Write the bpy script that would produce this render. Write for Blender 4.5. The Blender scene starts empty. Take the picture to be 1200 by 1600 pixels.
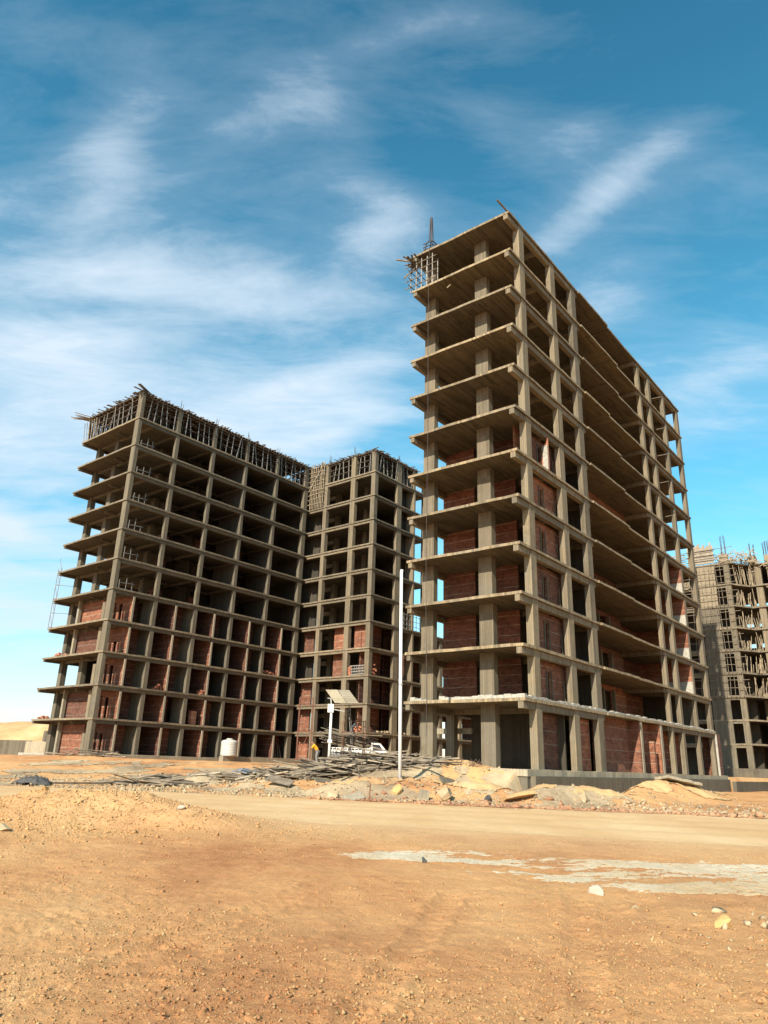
import bpy, math, random
import numpy as np
from mathutils import Vector, Matrix
random.seed(7); rng = np.random.default_rng(11)
SC = bpy.context.scene
COL = SC.collection
R_ = math.radians
EYE = 1.6

# ------------------------------------------------------------------ camera
cam = bpy.data.cameras.new("camera"); co = bpy.data.objects.new("camera", cam); COL.objects.link(co)
pitch, roll = 0.3355, 0.0312
F = Vector((0, math.cos(pitch), math.sin(pitch))); U = Vector((0, -math.sin(pitch), math.cos(pitch))); X = Vector((1, 0, 0))
X2 = X*math.cos(roll) + U*math.sin(roll); U2 = -X*math.sin(roll) + U*math.cos(roll)
co.matrix_world = Matrix(((X2.x, U2.x, -F.x, 0), (X2.y, U2.y, -F.y, 0), (X2.z, U2.z, -F.z, EYE), (0, 0, 0, 1)))
cam.sensor_fit = 'VERTICAL'; cam.sensor_height = 24; cam.lens = 24*1135/1600
cam.clip_start = 0.1; cam.clip_end = 3000
SC.camera = co

# ------------------------------------------------------------------ light
HR = 0.8925                                   # heading of the buildings' long side
VV = Vector((math.cos(HR), math.sin(HR), 0)); UU = Vector((-VV.y, VV.x, 0))
sun_dir = (-VV*1.0 - UU*0.20 + Vector((0, 0, 0.67))).normalized()
elev = math.asin(sun_dir.z); azim = math.atan2(sun_dir.x, sun_dir.y)
sl = bpy.data.lights.new("sun", 'SUN'); sl.energy = 5.0; sl.angle = R_(0.5); sl.color = (1.0, 0.92, 0.77)
so = bpy.data.objects.new("sun", sl); COL.objects.link(so)
so.rotation_euler = sun_dir.to_track_quat('Z', 'Y').to_euler()
SC.view_settings.view_transform = 'Standard'; SC.view_settings.look = 'None'
SC.view_settings.gamma = 1; SC.view_settings.exposure = 0.75

def nt_new(nt): nt.nodes.clear(); return nt.nodes, nt.links
def N(nt, typ, **kw):
    n = nt.nodes.new(typ)
    for k, v in kw.items():
        if k in ('ins',):
            for i, val in v.items(): n.inputs[i].default_value = val
        else: setattr(n, k, v)
    return n
def MATH(nt, op, a, b=None, c=None, clamp=False):
    n = nt.nodes.new('ShaderNodeMath'); n.operation = op; n.use_clamp = clamp
    for i, v in enumerate((a, b, c)):
        if v is None: continue
        if isinstance(v, (int, float)): n.inputs[i].default_value = v
        else: nt.links.new(v, n.inputs[i])
    return n.outputs[0]
def MIX(nt, f, a, b, blend='MIX'):
    n = nt.nodes.new('ShaderNodeMix'); n.data_type = 'RGBA'; n.blend_type = blend
    for s, v in ((n.inputs[0], f), (n.inputs[6], a), (n.inputs[7], b)):
        if isinstance(v, (int, float)): s.default_value = v
        elif isinstance(v, tuple): s.default_value = (*v, 1)
        else: nt.links.new(v, s)
    return n.outputs[2]
def RAMP(nt, f, stops):
    n = nt.nodes.new('ShaderNodeValToRGB'); nt.links.new(f, n.inputs[0])
    e = n.color_ramp.elements
    while len(e) < len(stops): e.new(0.5)
    for el, (p, c) in zip(e, stops): el.position = p; el.color = (*c, 1) if isinstance(c, tuple) else (c, c, c, 1)
    return n.outputs[0]
def NOISE(nt, vec, scale, detail=4, rough=0.55, dist=0.0):
    n = nt.nodes.new('ShaderNodeTexNoise'); n.inputs['Scale'].default_value = scale; n.inputs['Detail'].default_value = detail
    n.inputs['Roughness'].default_value = rough; n.inputs['Distortion'].default_value = dist
    nt.links.new(vec, n.inputs['Vector']); return n.outputs[0]
def MAP(nt, vec, scale=(1, 1, 1), rot=(0, 0, 0), loc=(0, 0, 0)):
    n = nt.nodes.new('ShaderNodeMapping'); n.inputs['Scale'].default_value = scale; n.inputs['Rotation'].default_value = rot
    n.inputs['Location'].default_value = loc; nt.links.new(vec, n.inputs[0]); return n.outputs[0]

# ------------------------------------------------------------------ sky: Nishita with high cirrus
W = bpy.data.worlds.new("World"); SC.world = W; W.use_nodes = True
nt = W.node_tree; nt.nodes.clear()
sky = N(nt, 'ShaderNodeTexSky', sky_type='NISHITA', sun_disc=False, sun_elevation=elev, sun_rotation=azim, altitude=100, air_density=1.15, dust_density=0.7, ozone_density=3.2)
tc = N(nt, 'ShaderNodeTexCoord')
sep = N(nt, 'ShaderNodeSeparateXYZ'); nt.links.new(tc.outputs['Generated'], sep.inputs[0])
zz = MATH(nt, 'ADD', MATH(nt, 'MAXIMUM', sep.outputs[2], 0.0), 0.16)
cb = N(nt, 'ShaderNodeCombineXYZ')
nt.links.new(MATH(nt, 'DIVIDE', sep.outputs[0], zz), cb.inputs[0]); nt.links.new(MATH(nt, 'DIVIDE', sep.outputs[1], zz), cb.inputs[1])
P = cb.outputs[0]
warp = N(nt, 'ShaderNodeTexNoise', ins={'Scale': 0.9, 'Detail': 3.0}); nt.links.new(P, warp.inputs['Vector'])
Pw = N(nt, 'ShaderNodeVectorMath', operation='MULTIPLY_ADD'); nt.links.new(warp.outputs['Color'], Pw.inputs[0]); Pw.inputs[1].default_value = (0.22, 0.22, 0); nt.links.new(P, Pw.inputs[2]); Pw = Pw.outputs[0]
big = NOISE(nt, MAP(nt, Pw, (0.6, 1.0, 1), (0, 0, R_(20)), (3.4, 0.9, 0)), 1.0, 4, 0.5, 0.2)
streak = NOISE(nt, MAP(nt, Pw, (0.7, 1.5, 1), (0, 0, R_(28)), (1.2, 4.6, 0)), 1.7, 8, 0.58, 0.3)
fine = NOISE(nt, MAP(nt, Pw, (0.8, 2.2, 1), (0, 0, R_(24)), (0.2, 9.0, 0)), 4.2, 10, 0.66, 0.35)
side = MATH(nt, 'MULTIPLY', MATH(nt, 'MAXIMUM', MATH(nt, 'DIVIDE', sep.outputs[0], zz), -1.1), -0.03)
hor = MATH(nt, 'MULTIPLY', MATH(nt, 'SUBTRACT', 0.62, sep.outputs[2]), 0.13)
acc = MATH(nt, 'ADD', MATH(nt, 'ADD', MATH(nt, 'MULTIPLY', big, 0.20), MATH(nt, 'MULTIPLY', streak, 0.50)), MATH(nt, 'MULTIPLY', fine, 0.32))
acc = MATH(nt, 'ADD', acc, MATH(nt, 'ADD', side, hor))
CLOUDS = [(-0.519, 1.033, 0.216, 0.153, 0.049, 0.7), (-0.189, 1.081, 0.092, 0.244, 0.068, 1.0), (-0.332, 0.94, 0.11, 0.369, 0.114, 0.35), (-0.166, 1.343, -0.52, 0.304, 0.063, 0.95), (-0.119, 1.485, -0.515, 0.255, 0.087, 1.0), (-0.685, 1.351, -0.319, 0.293, 0.218, 0.85), (-1.345, 2.558, -0.626, 0.33, 0.521, 0.7), (0.316, 0.848, -0.986, 0.167, 0.036, 0.6), (0.386, 1.048, -0.699, 0.085, 0.068, 0.6), (-0.409, 0.656, 0.42, 0.112, 0.056, 0.45), (-0.397, 0.799, 2.27, 0.129, 0.046, 0.6), (-0.108, 0.738, 0.558, 0.077, 0.044, 0.5), (-0.051, 0.865, 0.333, 0.092, 0.039, 0.6), (-1.108, 1.987, -0.075, 0.076, 0.159, 0.7), (0.25, 0.763, 0.227, 0.049, 0.031, 0.5), (-0.612, 1.154, 0.03, 0.173, 0.083, 0.5), (0.67, 1.23, -0.526, 0.091, 0.052, 0.5), (-0.382, 1.62, -0.174, 0.299, 0.185, 0.7), (0.081, 0.62, 0.047, 0.149, 0.03, 0.35), (-0.865, 1.655, -0.269, 0.22, 0.213, 0.7), (-0.015, 0.949, -0.703, 0.061, 0.04, 0.6), (-0.012, 0.643, -0.348, 0.085, 0.024, 0.4), (-0.211, 0.763, -0.359, 0.114, 0.034, 0.4), (0.159, 0.761, 0.213, 0.106, 0.038, 0.35), (-0.435, 0.788, -0.275, 0.082, 0.033, 0.45)]
tot = None                                    # long thin cirrus bands, each at its place in the sky
for cx_, cy_, an_, ln_, wd_, st_ in CLOUDS:
    mp = N(nt, 'ShaderNodeMapping', vector_type='TEXTURE'); mp.inputs['Location'].default_value = (cx_, cy_, 0); mp.inputs['Rotation'].default_value = (0, 0, an_); mp.inputs['Scale'].default_value = (ln_, wd_, 1)
    Pq = N(nt, 'ShaderNodeVectorMath', operation='MULTIPLY_ADD'); nt.links.new(warp.outputs['Color'], Pq.inputs[0]); Pq.inputs[1].default_value = (0.16, 0.16, 0); nt.links.new(P, Pq.inputs[2])
    Pr = N(nt, 'ShaderNodeVectorMath', operation='SUBTRACT'); nt.links.new(Pq.outputs[0], Pr.inputs[0]); Pr.inputs[1].default_value = (0.08, 0.08, 0)
    nt.links.new(Pr.outputs[0], mp.inputs[0])
    ln = N(nt, 'ShaderNodeVectorMath', operation='DOT_PRODUCT'); nt.links.new(mp.outputs[0], ln.inputs[0]); nt.links.new(mp.outputs[0], ln.inputs[1])
    gq = MATH(nt, 'MULTIPLY', MATH(nt, 'EXPONENT', MATH(nt, 'MULTIPLY', ln.outputs['Value'], -0.9)), st_)
    tot = gq if tot is None else MATH(nt, 'ADD', tot, gq)
acc = MATH(nt, 'ADD', acc, MATH(nt, 'SUBTRACT', MATH(nt, 'MULTIPLY', MATH(nt, 'MINIMUM', tot, 1.1), 0.21), 0.040))
cl = RAMP(nt, acc, [(0.43, 0.0), (0.53, 0.14), (0.63, 0.52), (0.76, 0.92)])
hs = N(nt, 'ShaderNodeHueSaturation', ins={'Hue': 0.466, 'Saturation': 1.25, 'Value': 1.48}); nt.links.new(sky.outputs[0], hs.inputs['Color'])
cloudc = MIX(nt, 1.0, (5.6, 6.5, 7.4), (1, 1, 1), 'MULTIPLY')
deep = RAMP(nt, sep.outputs[2], [(0.45, (1, 1, 1)), (0.85, (0.62, 0.68, 0.74))])
skyc = MIX(nt, cl, MIX(nt, 1.0, hs.outputs[0], deep, 'MULTIPLY'), cloudc)
bg = N(nt, 'ShaderNodeBackground', ins={'Strength': 0.085}); nt.links.new(skyc, bg.inputs[0])
wo = N(nt, 'ShaderNodeOutputWorld'); nt.links.new(bg.outputs[0], wo.inputs[0])

# ------------------------------------------------------------------ materials
def new_mat(name, rough=0.9):
    m = bpy.data.materials.new(name); m.use_nodes = True; nt = m.node_tree
    b = nt.nodes['Principled BSDF']; b.inputs['Roughness'].default_value = rough
    b.inputs['Specular IOR Level'].default_value = 0.25
    return m, nt, b
def bump(nt, b, h, strength=0.5, dist=0.02):
    n = N(nt, 'ShaderNodeBump', ins={'Strength': strength, 'Distance': dist}); nt.links.new(h, n.inputs['Height']); nt.links.new(n.outputs[0], b.inputs['Normal'])
def flat(name, c, rough=0.7, var=0.25, scale=6, metal=0):
    m, nt, b = new_mat(name, rough); b.inputs['Metallic'].default_value = metal
    tc = N(nt, 'ShaderNodeTexCoord'); n = NOISE(nt, tc.outputs['Object'], scale, 5, 0.65)
    d = tuple(x*(1-var) for x in c); l = tuple(min(1, x*(1+var*0.7)) for x in c)
    nt.links.new(RAMP(nt, n, [(0.3, d), (0.7, l)]), b.inputs['Base Color'])
    bump(nt, b, NOISE(nt, tc.outputs['Object'], scale*6, 3), 0.25, 0.01)
    return m
def concrete(name, base, bandw=0.13, stain=0.5, board=0.35, edge=1.0):
    m, nt, b = new_mat(name, 0.92)
    tc = N(nt, 'ShaderNodeTexCoord'); o = tc.outputs['Object']
    s = N(nt, 'ShaderNodeSeparateXYZ'); nt.links.new(o, s.inputs[0])
    ns = N(nt, 'ShaderNodeSeparateXYZ'); nt.links.new(tc.outputs['Normal'], ns.inputs[0])
    hz = MATH(nt, 'GREATER_THAN', MATH(nt, 'ABSOLUTE', ns.outputs[2]), 0.7)
    # soffits: boards run along the building, in bays that change direction now and then
    bay = MATH(nt, 'GREATER_THAN', MATH(nt, 'FRACT', MATH(nt, 'MULTIPLY', s.outputs[0], 0.11)), 0.72)
    hb = MATH(nt, 'ADD', MATH(nt, 'MULTIPLY', s.outputs[1], MATH(nt, 'SUBTRACT', 1.0, bay)), MATH(nt, 'MULTIPLY', s.outputs[0], bay))
    vb = MATH(nt, 'ADD', s.outputs[0], s.outputs[1])
    coord = MATH(nt, 'ADD', MATH(nt, 'MULTIPLY', hb, hz), MATH(nt, 'MULTIPLY', vb, MATH(nt, 'SUBTRACT', 1.0, hz)))
    q = MATH(nt, 'DIVIDE', coord, bandw)
    cell = MATH(nt, 'FLOOR', q)
    zc = MATH(nt, 'FLOOR', MATH(nt, 'MULTIPLY', MATH(nt, 'ADD', MATH(nt, 'MULTIPLY', s.outputs[0], hz), MATH(nt, 'MULTIPLY', cell, 0.37)), 0.45))
    storey = MATH(nt, 'FLOOR', MATH(nt, 'DIVIDE', s.outputs[2], 3.0))
    cv = N(nt, 'ShaderNodeCombineXYZ'); nt.links.new(cell, cv.inputs[0]); nt.links.new(zc, cv.inputs[1]); nt.links.new(storey, cv.inputs[2])
    wn = N(nt, 'ShaderNodeTexWhiteNoise', noise_dimensions='3D'); nt.links.new(cv.outputs[0], wn.inputs[0])
    seam = MATH(nt, 'LESS_THAN', MATH(nt, 'FRACT', q), 0.10)
    big = NOISE(nt, o, 0.35, 5, 0.6); mid = NOISE(nt, o, 2.3, 6, 0.7)
    drip = NOISE(nt, MAP(nt, o, (3.0, 3.0, 0.35)), 1.6, 6, 0.7)
    f = MATH(nt, 'ADD', MATH(nt, 'MULTIPLY', big, 0.40), MATH(nt, 'ADD', MATH(nt, 'MULTIPLY', mid, 0.30), MATH(nt, 'MULTIPLY', drip, 0.30)))
    dk = tuple(x*(1-stain) for x in base); lt = tuple(min(.9, x*1.28) for x in base)
    c = RAMP(nt, f, [(0.33, dk), (0.47, tuple(x*.88 for x in base)), (0.56, base), (0.68, lt)])
    bd = MATH(nt, 'ADD', MATH(nt, 'MULTIPLY', wn.outputs[0], board), 1-board*0.55)
    bd = MATH(nt, 'MULTIPLY', bd, MATH(nt, 'SUBTRACT', 1.0, MATH(nt, 'MULTIPLY', seam, 0.32)))
    cc = N(nt, 'ShaderNodeCombineXYZ'); [nt.links.new(bd, cc.inputs[i]) for i in range(3)]
    c = MIX(nt, 1.0, c, cc.outputs[0], 'MULTIPLY')
    # pale lime streaks and patches
    pl = RAMP(nt, NOISE(nt, MAP(nt, o, (2.2, 2.2, 0.7), (0, 0, 0), (5, 2, 1)), 1.3, 7, 0.72), [(0.60, 0.0), (0.72, 0.55)])
    c = MIX(nt, pl, c, tuple(min(.9, x*1.7) for x in base))
    oi = N(nt, 'ShaderNodeObjectInfo'); rv = RAMP(nt, oi.outputs['Random'], [(0.0, (0.80, 0.81, 0.83)), (0.5, (1.0, 1.0, 1.0)), (1.0, (1.17, 1.15, 1.10))])
    c = MIX(nt, 1.0, c, rv, 'MULTIPLY')
    gm = RAMP(nt, NOISE(nt, MAP(nt, o, (1, 1, 1), (0, 0, 0), (9, 1, 4)), 0.8, 5, 0.7), [(0.45, 0.0), (0.64, 0.38)])
    lum = sum(base)/3
    c = MIX(nt, gm, c, (lum*1.10, lum*1.0, lum*.80))
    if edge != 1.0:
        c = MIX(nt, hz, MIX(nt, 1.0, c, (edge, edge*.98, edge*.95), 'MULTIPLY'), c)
    nt.links.new(c, b.inputs['Base Color'])
    hgt = MATH(nt, 'ADD', MATH(nt, 'MULTIPLY', wn.outputs[0], 0.5), MATH(nt, 'ADD', NOISE(nt, o, 14, 5, 0.7), MATH(nt, 'MULTIPLY', seam, -0.8)))
    bump(nt, b, hgt, 0.6, 0.03)
    return m
def brick(name, base, line=(0.30, 0.25, 0.19), bandh=0.62):
    m, nt, b = new_mat(name, 0.92)
    tc = N(nt, 'ShaderNodeTexCoord'); o = tc.outputs['Object']
    s = N(nt, 'ShaderNodeSeparateXYZ'); nt.links.new(o, s.inputs[0])
    cv = N(nt, 'ShaderNodeCombineXYZ')
    nt.links.new(MATH(nt, 'ADD', s.outputs[0], s.outputs[1]), cv.inputs[0]); nt.links.new(s.outputs[2], cv.inputs[1])
    bt = N(nt, 'ShaderNodeTexBrick', ins={'Scale': 1.0, 'Mortar Size': 0.009, 'Mortar Smooth': 0.1, 'Brick Width': 0.25, 'Row Height': 0.125, 'Bias': 0.0})
    bt.inputs['Color1'].default_value = (*[x*.72 for x in base], 1); bt.inputs['Color2'].default_value = (*[min(1, x*1.3) for x in base], 1)
    bt.inputs['Mortar'].default_value = (*[x*.55+0.05 for x in base], 1)
    nt.links.new(cv.outputs[0], bt.inputs['Vector'])
    wob = MATH(nt, 'MULTIPLY', NOISE(nt, o, 1.3, 3), 0.10)
    fr = MATH(nt, 'FRACT', MATH(nt, 'DIVIDE', MATH(nt, 'ADD', s.outputs[2], wob), bandh))
    ln = MATH(nt, 'MULTIPLY', MATH(nt, 'LESS_THAN', fr, 0.06), RAMP(nt, NOISE(nt, o, 0.9, 3), [(0.35, 0.15), (0.6, 1.0)]))
    n = NOISE(nt, o, 1.1, 6, 0.7)
    c = MIX(nt, 1.0, bt.outputs[0], RAMP(nt, n, [(0.3, (0.62, 0.6, 0.58)), (0.7, (1.2, 1.15, 1.1))]), 'MULTIPLY')
    c = MIX(nt, ln, c, line)
    sm = RAMP(nt, NOISE(nt, MAP(nt, o, (1, 1, 1), (0, 0, 0), (4, 7, 2)), 2.6, 7, 0.75), [(0.58, 0.0), (0.70, 0.65)])
    c = MIX(nt, sm, c, (0.22, 0.16, 0.115))
    oi = N(nt, 'ShaderNodeObjectInfo'); c = MIX(nt, 1.0, c, RAMP(nt, oi.outputs['Random'], [(0.0, (0.62, 0.66, 0.72)), (0.5, (1.0, 1.0, 1.0)), (1.0, (1.4, 1.3, 1.2))]), 'MULTIPLY')
    nt.links.new(c, b.inputs['Base Color'])
    bump(nt, b, MATH(nt, 'ADD', bt.outputs[1], MATH(nt, 'MULTIPLY', n, -1.0)), 0.6, -0.02)
    return m
M = {}
M['conc'] = concrete('concrete', (0.200, 0.160, 0.106))
M['concG'] = concrete('concrete_grey', (0.150, 0.125, 0.088))
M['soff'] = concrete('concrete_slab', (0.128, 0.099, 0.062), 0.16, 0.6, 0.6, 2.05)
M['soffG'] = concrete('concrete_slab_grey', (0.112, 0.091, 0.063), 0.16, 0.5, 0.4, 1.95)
M['concShade'] = concrete('concrete_interior_shade', (0.062, 0.052, 0.038))  # interior darkness painted into the base colour; the concrete itself is no darker
M['concP'] = concrete('concrete_pale', (0.33, 0.28, 0.20), 0.2, 0.35, 0.2)
M['brick'] = brick('red_brick', (0.160, 0.064, 0.041))
M['brickO'] = brick('red_brick_facade', (0.215, 0.092, 0.056), bandh=0.75)
M['plast'] = flat('rough_white_block', (0.36, 0.335, 0.28), 0.95, 0.35, 7)
M['wood'] = flat('weathered_timber', (0.17, 0.137, 0.10), 0.9, 0.5, 2.5)
M['woodP'] = flat('pale_timber', (0.33, 0.26, 0.175), 0.9, 0.4, 2.5)
M['scrap'] = flat('scrap_timber', (0.25, 0.20, 0.145), 0.9, 0.45, 2.5)
M['scrapP'] = flat('scrap_timber_pale', (0.38, 0.315, 0.225), 0.9, 0.3, 2.5)
M['woodD'] = flat('dark_timber', (0.095, 0.073, 0.055), 0.9, 0.5, 3)
M['ply'] = flat('plywood', (0.25, 0.20, 0.135), 0.85, 0.3, 2)
M['steel'] = flat('galvanised_steel', (0.30, 0.28, 0.25), 0.6, 0.3, 5, 0.3)
M['rust'] = flat('rusty_steel', (0.17, 0.075, 0.05), 0.8, 0.4, 6)
M['rebar'] = flat('rebar', (0.07, 0.058, 0.06), 0.7, 0.3, 6)
M['white'] = flat('white_paint', (0.66, 0.65, 0.62), 0.45, 0.08, 3)
M['tankw'] = flat('white_plastic', (0.47, 0.46, 0.42), 0.5, 0.12, 2)
M['glass'] = flat('dark_glass', (0.03, 0.035, 0.04), 0.08, 0.1, 2)
M['black'] = flat('black_rubber', (0.025, 0.025, 0.025), 0.8, 0.3, 5)
M['tarp'] = flat('blue_plastic', (0.15, 0.21, 0.31), 0.5, 0.45, 5)
M['bag'] = flat('grey_plastic_sheet', (0.085, 0.080, 0.075), 0.55, 0.6, 8)
M['skin'] = flat('skin', (0.26, 0.14, 0.085), 0.6, 0.1)
M['orange'] = flat('orange_cloth', (0.75, 0.33, 0.02), 0.9, 0.12)
M['greyc'] = flat('grey_cloth', (0.20, 0.19, 0.18), 0.9, 0.2)
M['hair'] = flat('dark_hair', (0.015, 0.012, 0.01), 0.7, 0.2)
M['redclay'] = flat('clay_block', (0.42, 0.17, 0.10), 0.9, 0.3, 4)
M['twig'] = flat('dry_twig', (0.16, 0.095, 0.07), 0.9, 0.3, 6)
def stripes():
    m, nt, b = new_mat('striped_cloth', 0.9)
    tc = N(nt, 'ShaderNodeTexCoord'); s = N(nt, 'ShaderNodeSeparateXYZ'); nt.links.new(tc.outputs['Object'], s.inputs[0])
    f = MATH(nt, 'GREATER_THAN', MATH(nt, 'FRACT', MATH(nt, 'MULTIPLY', s.outputs[2], 6.5)), 0.5)
    nt.links.new(MIX(nt, f, (0.62, 0.6, 0.58), (0.03, 0.03, 0.05)), b.inputs['Base Color']); return m
M['stripes'] = stripes()
def sand(name, cols, bstr=0.8, road=False):
    m, nt, b = new_mat(name, 0.97); b.inputs['Specular IOR Level'].default_value = 0.1
    g = N(nt, 'ShaderNodeNewGeometry'); p = g.outputs['Position']
    a = NOISE(nt, MAP(nt, p, (1.0, 0.45, 1), (0, 0, 0.25)), 0.28, 6, 0.62, 0.4); d = NOISE(nt, p, 2.2, 7, 0.72); e = NOISE(nt, p, 24, 5, 0.7)
    f = MATH(nt, 'ADD', MATH(nt, 'MULTIPLY', a, 0.62), MATH(nt, 'ADD', MATH(nt, 'MULTIPLY', d, 0.23), MATH(nt, 'MULTIPLY', e, 0.15)))
    c = RAMP(nt, f, [(0.36, cols[0]), (0.46, cols[1]), (0.54, cols[2]), (0.64, cols[3])])
    if road:
        sp_ = N(nt, 'ShaderNodeSeparateXYZ'); nt.links.new(p, sp_.inputs[0])
        q = MATH(nt, 'ADD', sp_.outputs[1], MATH(nt, 'MULTIPLY', sp_.outputs[0], 0.25))
        q = MATH(nt, 'ADD', q, MATH(nt, 'MULTIPLY', NOISE(nt, p, 0.35, 5, 0.65), 5.0))
        dd = MATH(nt, 'ABSOLUTE', MATH(nt, 'SUBTRACT', q, 29.0))
        ff = RAMP(nt, MATH(nt, 'DIVIDE', dd, 20.0), [(0.28, 0.8), (0.55, 0.0)])
        c = MIX(nt, ff, c, (0.60, 0.405, 0.215))
        yl = RAMP(nt, NOISE(nt, MAP(nt, p, (.5, 1, 1), (0, 0, 0.2)), 0.16, 5, 0.6), [(0.45, 0.0), (0.62, 0.6)])
        c = MIX(nt, yl, c, (0.60, 0.37, 0.17))
    speck = N(nt, 'ShaderNodeTexVoronoi', ins={'Scale': 34.0}); nt.links.new(p, speck.inputs['Vector'])
    sp = RAMP(nt, speck.outputs['Distance'], [(0.10, 1.0), (0.22, 0.0)])
    wn = RAMP(nt, speck.outputs['Color'], [(0.30, (0.22, 0.12, 0.06)), (0.55, cols[2]), (0.8, (0.66, 0.52, 0.33))])
    c = MIX(nt, MATH(nt, 'MULTIPLY', sp, 0.65), c, wn)
    nt.links.new(c, b.inputs['Base Color'])
    h = MATH(nt, 'ADD', MATH(nt, 'MULTIPLY', NOISE(nt, p, 9, 8, 0.75), 1.0), MATH(nt, 'ADD', MATH(nt, 'MULTIPLY', sp, 0.35), MATH(nt, 'MULTIPLY', NOISE(nt, p, 60, 4, 0.7), 0.35)))
    bump(nt, b, h, bstr, 0.05)
    return m
M['sand'] = sand('orange_sand', [(0.35, 0.15, 0.066), (0.465, 0.225, 0.097), (0.565, 0.298, 0.130), (0.63, 0.385, 0.185)], road=True)
M['heap'] = sand('yellow_sand', [(0.40, 0.235, 0.12), (0.50, 0.31, 0.15), (0.58, 0.375, 0.18), (0.64, 0.46, 0.25)])
M['redsand'] = sand('red_sand', [(0.30, 0.14, 0.085), (0.38, 0.19, 0.11), (0.45, 0.25, 0.14), (0.52, 0.36, 0.22)])
M['road'] = sand('road_dust', [(0.50, 0.315, 0.155), (0.545, 0.355, 0.18), (0.58, 0.395, 0.21), (0.63, 0.46, 0.265)], 0.45)
M['rub'] = sand('rubble_dust', [(0.24, 0.17, 0.11), (0.36, 0.27, 0.17), (0.48, 0.36, 0.22), (0.60, 0.47, 0.30)], 1.0)
M['crust'] = sand('cement_crust', [(0.54, 0.37, 0.20), (0.58, 0.45, 0.29), (0.64, 0.55, 0.40), (0.70, 0.62, 0.47)], 0.9)
M['rock'] = flat('limestone', (0.42, 0.315, 0.19), 0.95, 0.3, 3)
M['rockO'] = flat('ochre_stone', (0.50, 0.31, 0.125), 0.95, 0.25, 3)
M['rockW'] = flat('white_stone', (0.42, 0.38, 0.30), 0.95, 0.15, 3)

# ------------------------------------------------------------------ mesh helpers
BOXF = [(0, 3, 2, 1), (4, 5, 6, 7), (0, 1, 5, 4), (1, 2, 6, 5), (2, 3, 7, 6), (3, 0, 4, 7)]
class MB:
    def __init__(s): s.v = []; s.f = []
    def raw(s, vs, fs):
        n = len(s.v); s.v += [tuple(p) for p in vs]; s.f += [tuple(i+n for i in f) for f in fs]; return s
    def box(s, x0, x1, y0, y1, z0, z1, j=0.0):
        vs = [(x0, y0, z0), (x1, y0, z0), (x1, y1, z0), (x0, y1, z0), (x0, y0, z1), (x1, y0, z1), (x1, y1, z1), (x0, y1, z1)]
        if j: vs = [(a+random.uniform(-j, j), b+random.uniform(-j, j), c) for a, b, c in vs]
        return s.raw(vs, BOXF)
    def bar(s, a, b, w, h=None, up=(0, 0, 1)):
        a = Vector(a); b = Vector(b); h = h or w; d = (b-a).normalized(); up = Vector(up)
        if abs(d.dot(up)) > 0.98: up = Vector((1, 0, 0))
        r = d.cross(up).normalized(); u = r.cross(d)
        vs = []
        for p in (a, b):
            for sx, sz in ((-1, -1), (1, -1), (1, 1), (-1, 1)): vs.append(p + r*sx*w/2 + u*sz*h/2)
        return s.raw([vs[i] for i in range(8)], [(3, 2, 1, 0), (4, 5, 6, 7), (0, 1, 5, 4), (1, 2, 6, 5), (2, 3, 7, 6), (3, 0, 4, 7)])
    def tube(s, pts, r, n=8, cap=True):
        pts = [Vector(p) for p in pts]; rs = r if isinstance(r, (list, tuple)) else [r]*len(pts); vs = []; fs = []
        for i, p in enumerate(pts):
            d = (pts[min(i+1, len(pts)-1)]-pts[max(i-1, 0)]).normalized(); up = Vector((0, 0, 1)) if abs(d.z) < .95 else Vector((1, 0, 0))
            a = d.cross(up).normalized(); b = d.cross(a)
            for k in range(n): t = 2*math.pi*k/n; vs.append(p+(a*math.cos(t)+b*math.sin(t))*rs[i])
        for i in range(len(pts)-1):
            for k in range(n): fs.append((i*n+k, i*n+(k+1) % n, (i+1)*n+(k+1) % n, (i+1)*n+k))
        if cap: fs.append(tuple(range(n))[::-1]); fs.append(tuple((len(pts)-1)*n+k for k in range(n)))
        return s.raw(vs, fs)
    def lathe(s, prof, n=28, c=(0, 0, 0)):
        vs = []; fs = []
        for r, z in prof:
            for k in range(n): t = 2*math.pi*k/n; vs.append((c[0]+r*math.cos(t), c[1]+r*math.sin(t), c[2]+z))
        for i in range(len(prof)-1):
            for k in range(n): fs.append((i*n+k, i*n+(k+1) % n, (i+1)*n+(k+1) % n, (i+1)*n+k))
        fs.append(tuple(range(n))[::-1]); fs.append(tuple((len(prof)-1)*n+k for k in range(n)))
        return s.raw(vs, fs)
    def slab(s, poly, z0, z1, step=0.9, j=0.02):
        pts = []
        for i, a in enumerate(poly):
            b = poly[(i+1) % len(poly)]; L = math.dist(a, b); k = max(1, int(L/step))
            nx, ny = (b[1]-a[1])/L, -(b[0]-a[0])/L
            for q in range(k):
                t = q/k; o = random.uniform(-j, j) if q else 0
                pts.append((a[0]+(b[0]-a[0])*t+nx*o, a[1]+(b[1]-a[1])*t+ny*o))
        n = len(pts); zj = [random.uniform(-j, j)*.8 for _ in pts]
        vs = [(p[0], p[1], z0+zj[i]*.6) for i, p in enumerate(pts)]+[(p[0], p[1], z1+zj[i]) for i, p in enumerate(pts)]
        fs = [tuple(range(n))[::-1], tuple(range(n, 2*n))]+[(i, (i+1) % n, n+(i+1) % n, n+i) for i in range(n)]
        return s.raw(vs, fs)
    def build(s, name, mat, parent=None, smooth=False, loc=None):
        me = bpy.data.meshes.new(name); me.from_pydata(s.v, [], s.f); me.materials.append(mat)
        if smooth: me.polygons.foreach_set('use_smooth', [True]*len(me.polygons))
        me.update(); o = bpy.data.objects.new(name, me); COL.objects.link(o)
        if parent: o.parent = parent
        if loc: o.location = loc
        return o
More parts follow.
